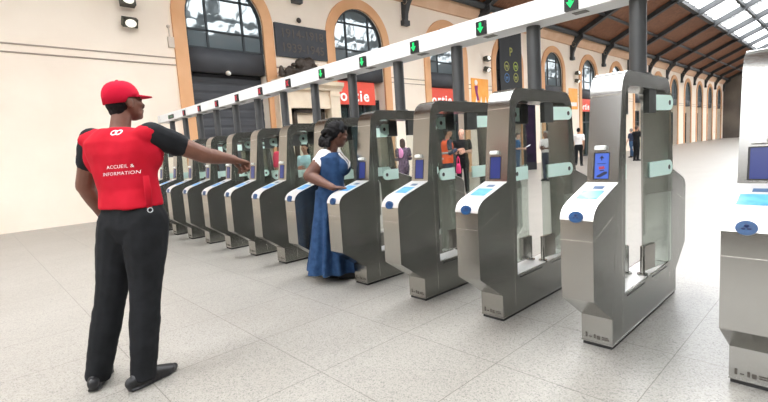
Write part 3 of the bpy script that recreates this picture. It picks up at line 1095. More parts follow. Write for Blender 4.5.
proto = {}
for i in range(11):
    red = i >= 5
    if red not in proto:
        proto[red] = s_ = signal_mesh(red)
    else:
        s_ = copy_tree(proto[red])
    s_.location = (-.277 - i * T, .379, 2.30)
    tag(s_, ('lit green down-arrow signal on the gantry, %s from the right' % PL[i].replace('large blue-screened', 'first')) if not red else
        'red cross signal on the gantry, %s of the red ones counted from the right' % ['first', 'second', 'third', 'fourth', 'fifth', 'farthest'][i - 5], 'signal', 'red lane signals' if red else 'green lane signals')
e = tag(empty('emergency_exit_plate', (-.277 - 11 * T, .3815, 2.305)), 'small green and dark plate at the far end of the gantry', 'sign')
MB().box(-.15, -.012, -.04, .15, .0, .04).build('plate', M['black'], e)
MB().box(-.15, -.014, -.04, -.09, -.012, .04).box(-.04, -.014, -.015, .12, -.012, .015).build('green_field', M['exit_green'], e)

# ------------------------------------------------------------------ people
def rotz(a):
    return Matrix.Rotation(a, 3, 'Z')


def lerp(a, b, t):
    return a + (b - a) * t


def limb(mb, a, b, ra, rb, bulge=0., n=14, k=5, flat=1., side=None):
    pts, rr = [], []
    for i in range(k + 1):
        t = i / k
        r = ra + (rb - ra) * t + bulge * math.sin(PI * min(1, t * 1.5)) * (1 if t < .67 else .6)
        pts.append(lerp(a, b, t)); rr.append((r, r * flat))
    mb.tube(pts, rr, side=side, n=n)
    mb.ell(a, ra, nu=12, nv=8); mb.ell(b, rb, nu=12, nv=8)


def hand(mb, fing, wr, d, nrm, sc=1., curl=.5, spread=.08, thumb_side=1, thumb_in=.3, curls=None):
    """palm goes to the remeshed body, fingers are chains rooted in the palm. d: wrist->knuckle, nrm: back of hand"""
    d = d.normalized()
    nrm = (nrm - d * nrm.dot(d)).normalized()
    sd = d.cross(nrm).normalized() * thumb_side
    L = .088 * sc
    kn = wr + d * L
    mb.tube([wr - d * .02 * sc, wr + d * .02 * sc, wr + d * .055 * sc, kn + d * .004],
            [(.027 * sc, .019 * sc), (.033 * sc, .017 * sc), (.041 * sc, .0155 * sc), (.040 * sc, .012 * sc)], side=sd, n=16)
    lens = [(.043, .026, .021), (.047, .030, .022), (.044, .027, .022), (.033, .021, .019)]
    for i in range(4):
        o = (1.5 - i) / 1.5
        base = kn + sd * (.030 * sc * o) - d * .012 * sc
        c = (curls[i] if curls else curl)
        dirv = (d + sd * (spread * o)).normalized()
        p = base
        pts = [p, p + dirv * .012 * sc]
        ax = dirv.cross(nrm)
        cur = dirv.copy()
        p = pts[-1]
        for j, l in enumerate(lens[i]):
            q = Matrix.Rotation(-c * (1., 1.1, .7)[j], 3, ax)
            cur = q @ cur
            p = p + cur * l * sc
            pts.append(p)
        r = (.0095, .0093, .0085, .0078, .0062)
        fing.tube(pts, [x * sc for x in r], n=8)
        fing.ell(pts[-1], .0062 * sc, nu=8, nv=6)
        for q_, r_ in zip(pts[2:4], r[2:4]):
            fing.ell(q_, r_ * sc * 1.03, nu=8, nv=6)
    tb = wr + d * .022 * sc + sd * .024 * sc
    td = (d * .75 + sd * (.75 - thumb_in) - nrm * (.25 + .4 * thumb_in)).normalized()
    t1 = tb + td * .042 * sc
    t2 = t1 + (td + d * .5).normalized() * .030 * sc
    t3 = t2 + (td * .6 + d).normalized() * .024 * sc
    fing.tube([tb - td * .012 * sc, t1, t2, t3], [.0135 * sc, .0115 * sc, .0095 * sc, .0072 * sc], n=8)
    fing.ell(t3, .0072 * sc, nu=8, nv=6)


def head_shapes(mb, c, yaw_, pitch_, s=1., nose=1., jaw=1.):
    """skull, face, ears. c = centre of the skull"""
    R = rotz(yaw_) @ Matrix.Rotation(pitch_, 3, 'X')   # local: +Y forward

    def E(x, y, z, a, b, d):
        mb.ell(c + R @ (V((x, y, z)) * s), (a * s, b * s, d * s), R)
    E(0, -.008, .018, .074, .094, .093)
    E(0, .018, -.032, .064, .076, .076)
    E(0, .040, -.072, .050 * jaw, .052, .044)
    E(0, .070, -.092, .024, .022, .020)            # chin
    E(0, .078, .022, .050, .018, .014)             # brow
    for x in (-1, 1):
        E(x * .040, .060, -.022, .024, .028, .024)  # cheek
        E(x * .074, -.004, -.012, .010, .020, .032)  # ear
        E(x * .030, .086, .0, .014, .008, .007)     # lids
    mb.tube([c + R @ (V((0, .084, .010)) * s), c + R @ (V((0, .098 * 1., -.015)) * s), c + R @ (V((0, .108 * nose, -.034)) * s)], [.009 * s, .011 * s, .015 * s], n=10)
    E(0, .104 * nose, -.036, .018, .012, .011)
    E(0, .088, -.060, .025, .014, .0085)            # lips
    E(0, .085, -.071, .023, .014, .0085)
    return R


def shoe_shapes(mb, an, yaw_, s=1., L=.27):
    R = rotz(yaw_)
    b = V((an.x, an.y, 0))
    z = lambda h: V((0, 0, h))
    f = R @ V((0, 1, 0)); sd = R @ V((1, 0, 0))
    pts = [b - f * .075 * s + z(.05), b - f * .05 * s + z(.052), b + z(.055), b + f * .06 * s + z(.048), b + f * .13 * s + z(.036), b + f * .175 * s + z(.030), b + f * .195 * s + z(.027)]
    rr = [(.026, .030), (.034, .048), (.038, .053), (.042, .046), (.047, .034), (.038, .027), (.022, .020)]
    mb.tube(pts, [(a * s, c) for a, c in rr], side=sd, n=16)
    mb.ell(pts[0], (.03 * s, .03 * s, .036)); mb.ell(pts[-1], (.024 * s, .024 * s, .022))
    mb.tube([b - f * .085 * s + z(.012), b - f * .03 * s + z(.012), b + f * .08 * s + z(.012), b + f * .14 * s + z(.012), b + f * .2 * s + z(.012)],
            [(.03 * s, .012), (.038 * s, .012), (.042 * s, .012), (.048 * s, .012), (.026 * s, .011)], side=sd, n=12)


TORSO = [(-.14, .120, .085, 0.), (-.05, .165, .112, -.005), (.06, .158, .108, .0), (.17, .138, .094, .004), (.28, .150, .104, .0), (.38, .168, .112, -.006), (.45, .170, .098, -.012), (.50, .125, .075, -.014), (.535, .066, .06, -.01)]


def torso_rings(mb, J, grow=0., t0=-1, t1=9, wide=1., deep=1.):
    """rings between pelvis (0) and neck base (.53); twist follows hips -> shoulders"""
    P, N = J['pelvis'], J['neck']
    axis = N - P
    k = axis.length / .53
    hr = rotz(J['yaw_h']) @ V((1, 0, 0)); sr = rotz(J['yaw']) @ V((1, 0, 0))
    pts, rr = [], []
    idx = [r for r in TORSO if t0 - 1e-6 <= r[0] <= t1 + 1e-6]
    n = 22
    rings = []
    for (t, a, b, yo) in idx:
        w = max(0, min(1, t / .45))
        sd = (hr * (1 - w) + sr * w).normalized()
        fwd = V((0, 0, 1)).cross(sd).normalized()
        c = P + axis * (t / .53) + fwd * yo
        a2, b2 = a * wide * J['s'] + grow, b * deep * J['s'] + grow
        rings.append([c + sd * a2 * (abs(math.cos(q)) ** .85) * (1 if math.cos(q) > 0 else -1) + fwd * b2 * (abs(math.sin(q)) ** .9) * (1 if math.sin(q) > 0 else -1) for q in [2 * PI * i / n for i in range(n)]])
    vs = [q for r in rings for q in r]
    fs = []
    for i in range(len(rings) - 1):
        for q in range(n):
            j = (q + 1) % n
            fs.append((i * n + q, i * n + j, (i + 1) * n + j, (i + 1) * n + q))
    fs.append(tuple(range(n))); fs.append(tuple(range((len(rings) - 1) * n, len(rings) * n)))
    mb.add(vs, fs)


def build_body(J, skin, label, group=None, voxel=.006, cover=.93, nose=1., jaw=1., arm=1.):
    """J: joints in world space. returns the person object (one continuous body mesh)"""
    s = J['s']
    mb, fg = MB(), MB()
    torso_rings(mb, J, -.012)
    mb.tube([J['neck'] - V((0, 0, .03)), lerp(J['neck'], J['head'], .5), J['head'] + (rotz(J['yaw_head']) @ V((0, -.02, -.02)))], [(.062 * s, .056 * s), (.052 * s, .054 * s), (.052 * s, .056 * s)], side=rotz(J['yaw_head']) @ V((1, 0, 0)))
    hs = J.get('hs', s)
    R = head_shapes(mb, J['head'], J['yaw_head'], J.get('pitch', 0), hs, nose, jaw)
    for sd in 'RL':
        limb(mb, J['sh' + sd], J['el' + sd], .047 * s * arm, .040 * s * arm, .004)
        limb(mb, J['el' + sd], J['wr' + sd], .040 * s * (arm * .7 + .3), .027 * s * (arm * .4 + .6), .006)
        h = J.get('hand' + sd, {})
        dd = h.get('d', (J['wr' + sd] - J['el' + sd]))
        hand(mb, fg, J['wr' + sd], dd, h.get('n', rotz(J['yaw']) @ V((1 if sd == 'R' else -1, 0, 0))), s * h.get('sc', 1.), h.get('curl', .35),
             thumb_side=h.get('ts', 1 if sd == 'R' else -1), thumb_in=h.get('ti', .3), curls=h.get('curls'))
        limb(mb, J['hip' + sd], J['kn' + sd], .080 * s * cover, .054 * s * cover, .006)
        limb(mb, J['kn' + sd], J['an' + sd], .054 * s * cover, .036 * s * cover, .008)
        f = rotz(J['toe' + sd])
        mb.tube([J['an' + sd] + f @ V((0, -.03, -.03)), J['an' + sd] + f @ V((0, .05, -.035)), J['an' + sd] + f @ V((0, .13, -.055))], [(.03, .03), (.035, .028), (.03, .015)], side=f @ V((1, 0, 0)))
    root = J['root']
    o = remeshed(mb, 'person', skin, voxel, 5, None, root, extra=fg)
    tag(o, label, 'person', group)
    e = MB()
    for x in (-.030, .030):
        e.ell(J['head'] + R @ (V((x, .085, .004)) * hs), (.012 * hs, .008 * hs, .006 * hs), R, nu=10, nv=6)
    add_child(e, 'eyes', M['eye'], o, root)
    return o


def add_child(mb, name, mat, parent, root, smooth=True):
    for i in range(len(mb.v)):
        mb.v[i] = mb.v[i] - V(root)
    return mb.build(name, mat, parent, smooth)


def trousers(J, o, mat, voxel, grow=.016, flare=.0, top=.10, name='trousers', length=1., thigh=0., knee=0.):
    s = J['s']
    mb = MB()
    torso_rings(mb, J, grow - .004, -.14, top)
    for sd in 'RL':
        a, k, n = J['hip' + sd], J['kn' + sd], J['an' + sd]
        n2 = lerp(k, n, length) + V((0, 0, -.045 if length == 1. else 0))
        limb(mb, a, k, .084 * s + grow + thigh, .058 * s + grow + knee, .008)
        pts = [k, lerp(k, n2, .35), lerp(k, n2, .7), n2]
        mb.tube(pts, [.058 * s + grow + knee, .060 * s + grow + knee * .8, .050 * s + grow + flare * .5 + knee * .8, .044 * s + grow + flare + knee * .6])
    return remeshed(mb, name, mat, voxel, 4, o, J['root'], bumpy=(14, .004))


def shirt(J, o, mat, voxel, grow=.014, sleeve=.6, lower=.0, name='shirt', long=0., wide=1.):
    s = J['s']
    mb = MB()
    torso_rings(mb, J, grow, lower, .535)
    for sd in 'RL':
        a, e, w = J['sh' + sd], J['el' + sd], J['wr' + sd]
        if sleeve > 0:
            limb(mb, a, lerp(a, e, sleeve), (.056 * s + grow * .7) * wide, (.050 * s + grow) * wide)
        if long > 0:
            limb(mb, e, lerp(e, w, long), .044 * s + grow, .034 * s + grow * .7)
    return remeshed(mb, name, mat, voxel, 4, o, J['root'], bumpy=(13, .004))


def shoes(J, o, mat, voxel=.006):
    for sd in 'RL':
        mb = MB()
        shoe_shapes(mb, J['an' + sd], J['toe' + sd], J['s'])
        for i in range(len(mb.v)):
            mb.v[i].z += J['an' + sd].z - .085
            mb.v[i].z = max(mb.v[i].z, .001)
        remeshed(mb, 'shoe', mat, voxel, 3, o, J['root'])


def hair_cap(J, o, mat, voxel=.007, kind='short', name='hair'):
    R = rotz(J['yaw_head']) @ Matrix.Rotation(J.get('pitch', 0), 3, 'X')
    c, s = J['head'], J['s']
    mb = MB()

    def E(x, y, z, a, b, d):
        mb.ell(c + R @ (V((x, y, z)) * s), (a * s, b * s, d * s), R)
    E(0, -.022, .034, .081, .092, .088)
    E(0, .03, .075, .06, .05, .035)
    E(0, -.05, -.01, .072, .06, .07)
    if kind == 'long':
        for x in (-1, 1):
            E(x * .062, -.03, -.05, .025, .055, .11)
        E(0, -.075, -.08, .075, .04, .12)
    if kind == 'bun':
        E(0, -.11, .05, .045, .045, .045)
    return remeshed(mb, name, mat, voxel, 2, o, J['root'], bumpy=(30, .006))


def pose(root, yaw_, H=1.72, yaw_head=None, pitch_=0., arms='hang', stride=0., lean=0.):
    """ordinary standing / walking joints; +Y of the body points along yaw"""
    s = H / 1.74
    root = V(root)
    R = rotz(yaw_)
    X = lambda x, y, z: root + R @ V((x * s, y * s, z * s))
    J = dict(root=root, s=s, yaw=yaw_, yaw_h=yaw_, yaw_head=yaw_ if yaw_head is None else yaw_head, pitch=pitch_)
    J['pelvis'] = X(0, 0, .93); J['neck'] = X(0, .02 + lean, 1.46); J['head'] = X(0, .04 + lean * 1.3, 1.63)
    for sd, q in (('R', 1), ('L', -1)):
        J['hip' + sd] = X(q * .09, 0, .90)
        st = stride * q
        J['kn' + sd] = X(q * .095, st * .55 + .01, .50); J['an' + sd] = X(q * .10, st - .02, .085 + (.05 if st < 0 else 0))
        J['toe' + sd] = yaw_ - q * .12
        J['sh' + sd] = X(q * .185, lean, 1.40)
        if arms == 'hang':
            J['el' + sd] = X(q * .225, -.03 - st * .5 + lean, 1.12); J['wr' + sd] = X(q * .225, .05 - st * .9 + lean, .88)
        elif arms == 'front':
            J['el' + sd] = X(q * .235, -.01 + lean, 1.13); J['wr' + sd] = X(q * .07, .22 + lean, 1.17 + .03 * q)
            J['hand' + sd] = dict(d=R @ V((-q * .9, .3, .0)), n=R @ V((0, 1, .2)), curl=.6)
        elif arms == 'hold':
            J['el' + sd] = X(q * .225, -.02 + lean, 1.12); J['wr' + sd] = X(q * .12, .22 + lean, 1.10)
            J['hand' + sd] = dict(d=R @ V((-q * .3, .9, .1)), n=R @ V((q, 0, .3)), curl=.55)
        elif arms == 'up':
            J['el' + sd] = X(q * .225, .08 + lean, 1.18); J['wr' + sd] = X(q * .10, .22 + lean, 1.38)
            J['hand' + sd] = dict(d=R @ V((-q * .3, .3, .8)), n=R @ V((q, 0, .0)), curl=.7)
    return J

# ---- the man in red, pointing
Jm = dict(root=V((-1.85, -2.3, 0)), s=1.05, yaw=math.radians(38), yaw_h=math.radians(30), yaw_head=math.radians(12), pitch=.12)
Jm['pelvis'] = at(133, 217, 2.76)
Jm['neck'] = at(119, 129, 2.78)
Jm['head'] = at(124, 102, 2.81)
rR = rotz(Jm['yaw']) @ V((1, 0, 0)); hR = rotz(Jm['yaw_h']) @ V((1, 0, 0))
Jm['shR'] = Jm['neck'] + rR * .215 + V((0, 0, -.05)); Jm['shL'] = Jm['neck'] - rR * .19 + V((0, 0, -.06))
Jm['elR'] = at(205, 155.3, 2.98); Jm['wrR'] = at(233.5, 159.6, 3.18)
Jm['elL'] = Jm['shL'] + V((-.09, -.06, -.28)); Jm['wrL'] = Jm['elL'] + V((-.02, .10, -.24))
Jm['hipR'] = Jm['pelvis'] + hR * .095 - V((0, 0, .03)); Jm['hipL'] = Jm['pelvis'] - hR * .095 - V((0, 0, .03))
Jm['knR'] = at(145.5, 296, 2.74); Jm['anR'] = at(142.5, 372, 2.725); Jm['anR'].z = .085
Jm['knL'] = at(111, 296, 2.78); Jm['anL'] = at(96, 368, 2.76); Jm['anL'].z = .085
Jm['toeR'] = math.radians(17); Jm['toeL'] = math.radians(62)
dh = (Jm['wrR'] - Jm['elR']).normalized()
Jm['handR'] = dict(d=dh * 1. + V((.0, .0, -.10)), n=V((0, .15, 1.)), curl=1.05, ts=-1, ti=.6, curls=[1.05, 1.25, 1.35, 1.35], sc=1.18)
man = build_body(Jm, M['skin_brown'], 'person in red cap and red vest, seen from behind, pointing an arm at the gates', voxel=.006, cover=.9, arm=1.32)
trousers(Jm, man, M['cloth_black'], .008, grow=.020, top=.17, thigh=.022, knee=.006)
shirt(Jm, man, M['cloth_black'], .008, grow=.010, sleeve=.46, lower=.06, name='black_polo_shirt', wide=1.22)
mb = MB()
torso_rings(mb, Jm, .034, .06, .535, wide=1.0)
for sd, q in (('R', 1), ('L', -1)):
    mb.ell(Jm['sh' + sd] - rR * q * .012 + V((0, 0, .0)), (.088, .094, .074))
    mb.ell(Jm['sh' + sd] - rR * q * .050 + V((0, 0, -.10)), (.095, .105, .14))
vest = remeshed(mb, 'red_vest', M['vest_red'], .008, 14, man, Jm['root'], bumpy=(9, .006))
vest['label'] = 'red sleeveless vest with white lettering on the back'
shoes(Jm, man, M['shoe'], .006)
# cap
Rh = rotz(Jm['yaw_head']) @ Matrix.Rotation(Jm['pitch'], 3, 'X')
mb = MB()
hc = Jm['head']
n = 28
rings = []
for i in range(8):
    a = i / 7 * PI / 2 * .97
    r = math.cos(a) ** .75
    z = .028 + .098 * math.sin(a)
    rings.append([hc + Rh @ V((.087 * r * math.cos(2 * PI * k / n), -.012 + .106 * r * math.sin(2 * PI * k / n), z - (.035 if i == 0 else 0) * (1 if math.sin(2 * PI * k / n) < 0 else .2))) for k in range(n)])
vs = [p for r in rings for p in r]
fs = [(i * n + k, i * n + (k + 1) % n, (i + 1) * n + (k + 1) % n, (i + 1) * n + k) for i in range(7) for k in range(n)]
fs.append(tuple(range(7 * n, 8 * n)))
mb.add(vs, fs)
mb.ell(hc + Rh @ V((0, -.012, .127)), (.008, .008, .005), nu=8, nv=6)
cap = add_child(mb, 'red_cap', M['cap_red'], man, Jm['root'])
sd_ = cap.modifiers.new('thick', 'SOLIDIFY'); sd_.thickness = .004; sd_.offset = 1
mb = MB()
nb = 14
for hh in (0, .006):
    for i in range(nb + 1):
        a = PI * i / nb
        x = .078 * math.cos(a)
        yi = -.012 + .104 * math.sqrt(max(0, 1 - (x / .088) ** 2))
        yo = .05 + .125 * math.sin(a) ** .6
        mb.v.append(hc + Rh @ V((x, yi - .006, .032 + hh - .10 * abs(x) ** 1.5)))
        mb.v.append(hc + Rh @ V((x * 1.02, max(yo, yi), .024 + hh - .9 * x * x - .12 * max(0, yo - .08))))
q = 2 * (nb + 1)
for i in range(nb):
    a = 2 * i
    mb.f += [[a, a + 1, a + 3, a + 2], [q + a, q + a + 2, q + a + 3, q + a + 1], [a + 1, q + a + 1, q + a + 3, a + 3], [a, a + 2, q + a + 2, q + a]]
    mb.mi += [0] * 4
add_child(mb, 'peak', M['cap_red'], cap, Jm['root']); cap.children[0].matrix_parent_inverse = Matrix()
# short hair under the cap and beard
mb = MB()
mb.ell(hc + Rh @ V((0, -.040, -.012)), (.076, .070, .062), Rh)
mb.ell(hc + Rh @ V((0, -.055, -.045)), (.062, .045, .05), Rh)
remeshed(mb, 'hair', M['hair_black'], .006, 2, man, Jm['root'], bumpy=(40, .003))

# lettering and ring mark printed on the vest's back
def print_on(target, meshes, origin, right, upv, through, name, mat, off=.002):
    root = target.parent.location if target.parent else target.location
    bv = BVHTree.FromPolygons([v.co.copy() for v in target.data.vertices], [list(p.vertices) for p in target.data.polygons])
    bm = bmesh.new()
    for me, ox, oz in meshes:
        t = bmesh.new(); t.from_mesh(me)
        bmesh.ops.triangulate(t, faces=t.faces)
        bmesh.ops.subdivide_edges(t, edges=[e for e in t.edges if e.calc_length() > .02], cuts=1)
        m = [bm.verts.new(origin + right * (v.co.x + ox) + upv * (v.co.y + oz)) for v in t.verts]
        for f in t.faces:
            try:
                bm.faces.new([m[v.index] for v in f.verts])
            except ValueError:
                pass
        t.free()
    for v in bm.verts:
        p = v.co - V(root)
        hit = bv.ray_cast(p - through * .4, through)
        if hit[0] is not None:
            v.co = hit[0] - through * off
        else:
            v.co = p
    me = bpy.data.meshes.new(name); bm.to_mesh(me); bm.free()
    me.materials.append(mat)
    return link(name, me, target)


fw_m = rotz(math.radians(38)) @ V((0, 1, 0))
upv = (V((0, 0, 1)) + rR * .10).normalized()
bc = Jm['neck'] + V((0, 0, -.232)) - fw_m * .02 + rR * .106
rt_ = (rR - V((0, 0, .0)) + V((0, 0, .02))).normalized()
lets = []
for body, oz in (('ACCUEIL &', .0), ('INFORMATION', -.040)):
    lets.append((text_mesh(body, .028, 0, bold=0, space=1.08), .0, oz))
print_on(vest, lets, bc, rt_, upv, fw_m, 'back_lettering', M['vest_white'])
rm_ = []
for ox in (-.014, .011):
    m = MB()
    n = 24
    o_ = [(.019 * math.cos(2 * PI * i / n), .016 * math.sin(2 * PI * i / n)) for i in range(n)]
    i_ = [(.012 * math.cos(2 * PI * i / n), .009 * math.sin(2 * PI * i / n)) for i in range(n)]
    m.add([(a, b, 0) for a, b in o_ + i_], [(i, (i + 1) % n, n + (i + 1) % n, n + i) for i in range(n)])
    rm_.append((m.mesh('ring', M['vest_white']), ox, 0))
print_on(vest, rm_, Jm['neck'] + V((0, 0, -.03)) + rR * .076 - fw_m * .02, rt_, upv, fw_m, 'ring_mark', M['vest_white'])
# side tie of the vest with its ring
side = Jm['pelvis'] + hR * .195 + V((0, 0, .06)) - (rotz(Jm['yaw_h']) @ V((0, .06, 0)))
m = MB().tube([side + V((0, 0, .19)), side + V((.008, 0, .1)), side], [(.016, .005), (.02, .006), (.014, .005)], side=(0, 1, 0), n=10)
add_child(m, 'side_tie', M['vest_red'], vest, Jm['root'])
m = MB().tube([side + V((.004, .014 * math.cos(a * PI / 6), -.012 + .014 * math.sin(a * PI / 6))) for a in range(13)], [.003] * 13, n=6, cap=False)
add_child(m, 'tie_ring', M['silver'], vest, Jm['root'])

# ---- the woman in the blue dress
Jw = dict(root=V((-2.55, -.2, 0)), s=1.0, hs=1.1, yaw=math.radians(-50), yaw_h=math.radians(-28), yaw_head=math.radians(-17), pitch=-.36)
Jw['pelvis'] = at(331, 199, 4.72); Jw['neck'] = at(331, 150, 4.72); Jw['head'] = at(337.5, 134, 4.70)
rW = rotz(Jw['yaw']) @ V((1, 0, 0)); fW = rotz(Jw['yaw']) @ V((0, 1, 0))
Jw['shR'] = at(324.5, 157, 4.62); Jw['elR'] = at(309.5, 176, 4.57); Jw['wrR'] = at(333, 187.6, 4.40)
Jw['shL'] = Jw['neck'] - rW * .165 + V((0, 0, -.05)); Jw['elL'] = Jw['shL'] - rW * .03 + V((0, 0, -.27)) - fW * .02; Jw['wrL'] = Jw['elL'] + fW * .12 + V((0, 0, -.20))
hW = rotz(Jw['yaw_h']) @ V((1, 0, 0))
for sd, q in (('R', 1), ('L', -1)):
    Jw['hip' + sd] = Jw['pelvis'] + hW * .085 * q
    b = V((Jw['pelvis'].x + .02, Jw['pelvis'].y + .05, 0)) + hW * .09 * q
    Jw['kn' + sd] = b + V((0, -.0, .49)); Jw['an' + sd] = b + V((0, .05 * q, .085)); Jw['toe' + sd] = Jw['yaw_h'] - .1 * q
Jw['handR'] = dict(d=V((.55, .5, -.05)), n=V((0, 0, 1)), curl=.16, ts=-1, ti=.1)
wo = build_body(Jw, M['skin_dark'], 'person in long blue denim dress with white short sleeves, hand resting on a gate', voxel=.006, cover=.85, nose=.98, jaw=1.06, arm=1.65)
mb = MB()
for sd, q in (('R', 1), ('L', -1)):
    limb(mb, Jw['sh' + sd], lerp(Jw['sh' + sd], Jw['el' + sd], .36), .084, .080)
    mb.ell(Jw['sh' + sd] - rW * q * .050 + V((0, 0, .004)), (.090, .094, .070))
    mb.ell(Jw['sh' + sd] - rW * q * .02 - V((0, 0, .06)), (.07, .085, .07))
remeshed(mb, 'white_top', M['white_cloth'], .007, 5, wo, Jw['root'], bumpy=(14, .004))
# dress: bodice and flared skirt with folds in one cloth
mb = MB()
torso_rings(mb, Jw, .022, .06, .505, wide=1.12, deep=1.16)
for q in (-1, 1):
    mb.ell(Jw['neck'] + V((0, 0, -.185)) + fW * .095 + rW * q * .078, (.095, .086, .10))
dress = None
n = 72
rings = []
hem_c = at(333, 271, 4.80)
for i in range(13):
    t = i / 12
    c = lerp(Jw['pelvis'] + V((0, 0, .10)), V((hem_c.x, hem_c.y, .085)), t)
    a = .180 + .068 * t ** 1.1; b = .155 + .105 * t ** 1.1
    ring = []
    for k in range(n):
        th = 2 * PI * k / n
        fold = 1 + (.03 + .24 * t) * (math.sin(9 * th + 1.2 * math.sin(th * 2)) * .6 + math.sin(15 * th + 2) * .25)
        ring.append(c + hW * a * fold * math.cos(th) + (rotz(Jw['yaw_h']) @ V((0, 1, 0))) * b * fold * math.sin(th))
    rings.append(ring)
vs = [p for r in rings for p in r]
fs = [(i * n + k, i * n + (k + 1) % n, (i + 1) * n + (k + 1) % n, (i + 1) * n + k) for i in range(12) for k in range(n)]
fs += [tuple(range(n)), tuple(range(12 * n, 13 * n))]
mb.add(vs, fs)
dress = remeshed(mb, 'blue_dress', M['denim'], .007, 6, wo, Jw['root'], bumpy=(12, .003))
dress['label'] = 'long blue denim dress with pleated skirt'
# straps, and the white edging of the neckline
dbv = []
for ob in (dress, wo):
    dbv.append(BVHTree.FromPolygons([v.co + Jw['root'] for v in ob.data.vertices], [list(p.vertices) for p in ob.data.polygons]))


def on_chest(x, z):
    o_ = Jw['neck'] + rW * x + V((0, 0, z)) + fW * .6
    best = None
    for t_ in dbv:
        h = t_.ray_cast(o_, -fW)
        if h[0] is not None and (best is None or h[3] < best[1]):
            best = (h[0], h[3])
    return best[0] + fW * .006 if best else o_ - fW * .5


VEE = ((.080, -.035), (.076, -.065), (.064, -.10), (.047, -.14), (.026, -.18), (.006, -.215))
for q in (-1, 1):
    pts = [on_chest(q * x, z) for x, z in VEE]
    m = MB().tube(pts, [.011] * 6, n=10)
    add_child(m, 'neckline_edging', M['white_cloth'], dress, Jw['root'])
m = MB()
rows = []
for x, z in VEE:
    rows.append([on_chest(x * (k / 4 - 1), z) - fW * .003 for k in range(9)])
m.add([p for r in rows for p in r], [(i * 9 + k, i * 9 + k + 1, (i + 1) * 9 + k + 1, (i + 1) * 9 + k) for i in range(5) for k in range(8)])
add_child(m, 'open_neckline', M['skin_dark'], dress, Jw['root'])
# hair held by a black band
Rw = rotz(Jw['yaw_head']) @ Matrix.Rotation(Jw['pitch'], 3, 'X')
hc = Jw['head']
mb = MB()
for (x, y, z, a, b, d) in ((0, -.022, .030, .084, .098, .088), (0, .035, .072, .062, .048, .036), (0, -.06, -.01, .078, .062, .075)):
    mb.ell(hc + Rw @ (V((x, y, z)) * 1.1), (a * 1.1, b * 1.1, d * 1.1), Rw)
rnd = random.Random(5)
for i in range(46):
    th = rnd.uniform(-1, 1); hh = rnd.uniform(0, 1)
    p = V((th * .084, -.080 - .05 * (1 - th * th) - .02 * rnd.random(), .01 - .17 * hh))
    mb.ell(hc + Rw @ p, rnd.uniform(.018, .032), nu=10, nv=6)
hr_ = remeshed(mb, 'hair', M['hair_black'], .006, 2, wo, Jw['root'], bumpy=(28, .008))
m = MB()
pts = []
for i in range(25):
    a = 2 * PI * i / 24
    pts.append(hc + Rw @ V((.099 * math.cos(a), -.020 + .018 * math.sin(a), .036 + .103 * math.sin(a))))
m.tube(pts, [(.005, .020)] * 25, side=Rw @ V((0, 0, 1)), n=10, cap=False)
add_child(m, 'head_band', M['cloth_black'], hr_, Jw['root'])
shoes(Jw, wo, M['shoe'], .007)

# ---- people beyond the gates
VX = .009


def bystander(px, py, z, H, yaw_deg, label, skin, top, bottom, hair=None, hk='short', arms='hang', stride=0., yh=None, pitch_=0., sleeve=.6, long=0., lean=0., grow=.014):
    # ground point under the head, taken from its picture position and height
    d = fw + r2 * ((px - 386) / FPX) - u2 * ((py - 201) / FPX)
    t = (H * .985 - CAM.z) / d.z
    p = CAM + d * t
    J = pose((p.x, p.y, 0), math.radians(yaw_deg), H, None if yh is None else math.radians(yh), pitch_, arms, stride, lean)
    sh_ = p - J['head']
    for k_ in J:
        if isinstance(J[k_], V):
            J[k_] = V((J[k_].x + sh_.x, J[k_].y + sh_.y, J[k_].z))
    J['root'].z = 0
    o = build_body(J, skin, label, 'people beyond the gates', VX, .88)
    trousers(J, o, bottom, VX, grow=.012, top=.12)
    shirt(J, o, top, VX, grow=grow, sleeve=sleeve, lower=-.02, long=long)
    if hair:
        hair_cap(J, o, hair, .008, hk)
    shoes(J, o, M['shoe'], .008)
    return J, o


def bag(center, size, yaw_, mat, label, cat='bag'):
    e = tag(empty('shoulder_bag', center, yaw_), label, cat)
    w, d, h = size
    m = MB()
    for i in range(1):
        m.tube([(0, 0, -h), (0, 0, -h * .8), (0, 0, -h * .3), (0, 0, 0)], [(w * .8, d * .7), (w, d), (w * .85, d * .8), (w * .6, d * .3)], side=(1, 0, 0), n=18)
    m.build('bag_body', mat, e, True)
    m = MB().tube([(-w * .55, 0, -.01), (-w * .35, 0, h * .5), (0, 0, h * .72), (w * .35, 0, h * .5), (w * .55, 0, -.01)], .012, n=8)
    m.build('bag_handle', mat, e, True)
    return e


Jb, ob = bystander(461, 130, 0, 1.76, 215, 'person with bald head and black t-shirt, hands together, beyond the third gate', M['skin_light'], M['cloth_black'], M['cloth_black'], arms='front', yh=200)
Jv, ov = bystander(447.5, 129, 0, 1.78, 330, 'person in orange high-visibility vest over navy jacket, back turned, facing the bald man', M['skin_tan'], M['navy'], M['navy'], M['hair_black'], arms='front', long=.9, yh=320)
mb = MB()
torso_rings(mb, Jv, .026, -.05, .52)
rv = rotz(Jv['yaw']) @ V((1, 0, 0))
for q, sd in ((1, 'R'), (-1, 'L')):
    mb.ell(Jv['sh' + sd] - rv * q * .05 + V((0, 0, .012)), (.06, .062, .06))
hv = remeshed(mb, 'orange_vest', M['orange'], .009, 4, ov, Jv['root'])
m = MB()
for t in (.06, .20):
    c = lerp(Jv['pelvis'], Jv['neck'], t / .53)
    m2 = [c + rv * .178 * math.cos(2 * PI * i / 24) + (rotz(Jv['yaw']) @ V((0, .136, 0))) * math.sin(2 * PI * i / 24) for i in range(25)]
    m.tube(m2, [(.022, .004)] * 25, side=(0, 0, 1), n=6, cap=False)
add_child(m, 'reflective_tape', M['silver'], hv, Jv['root'])
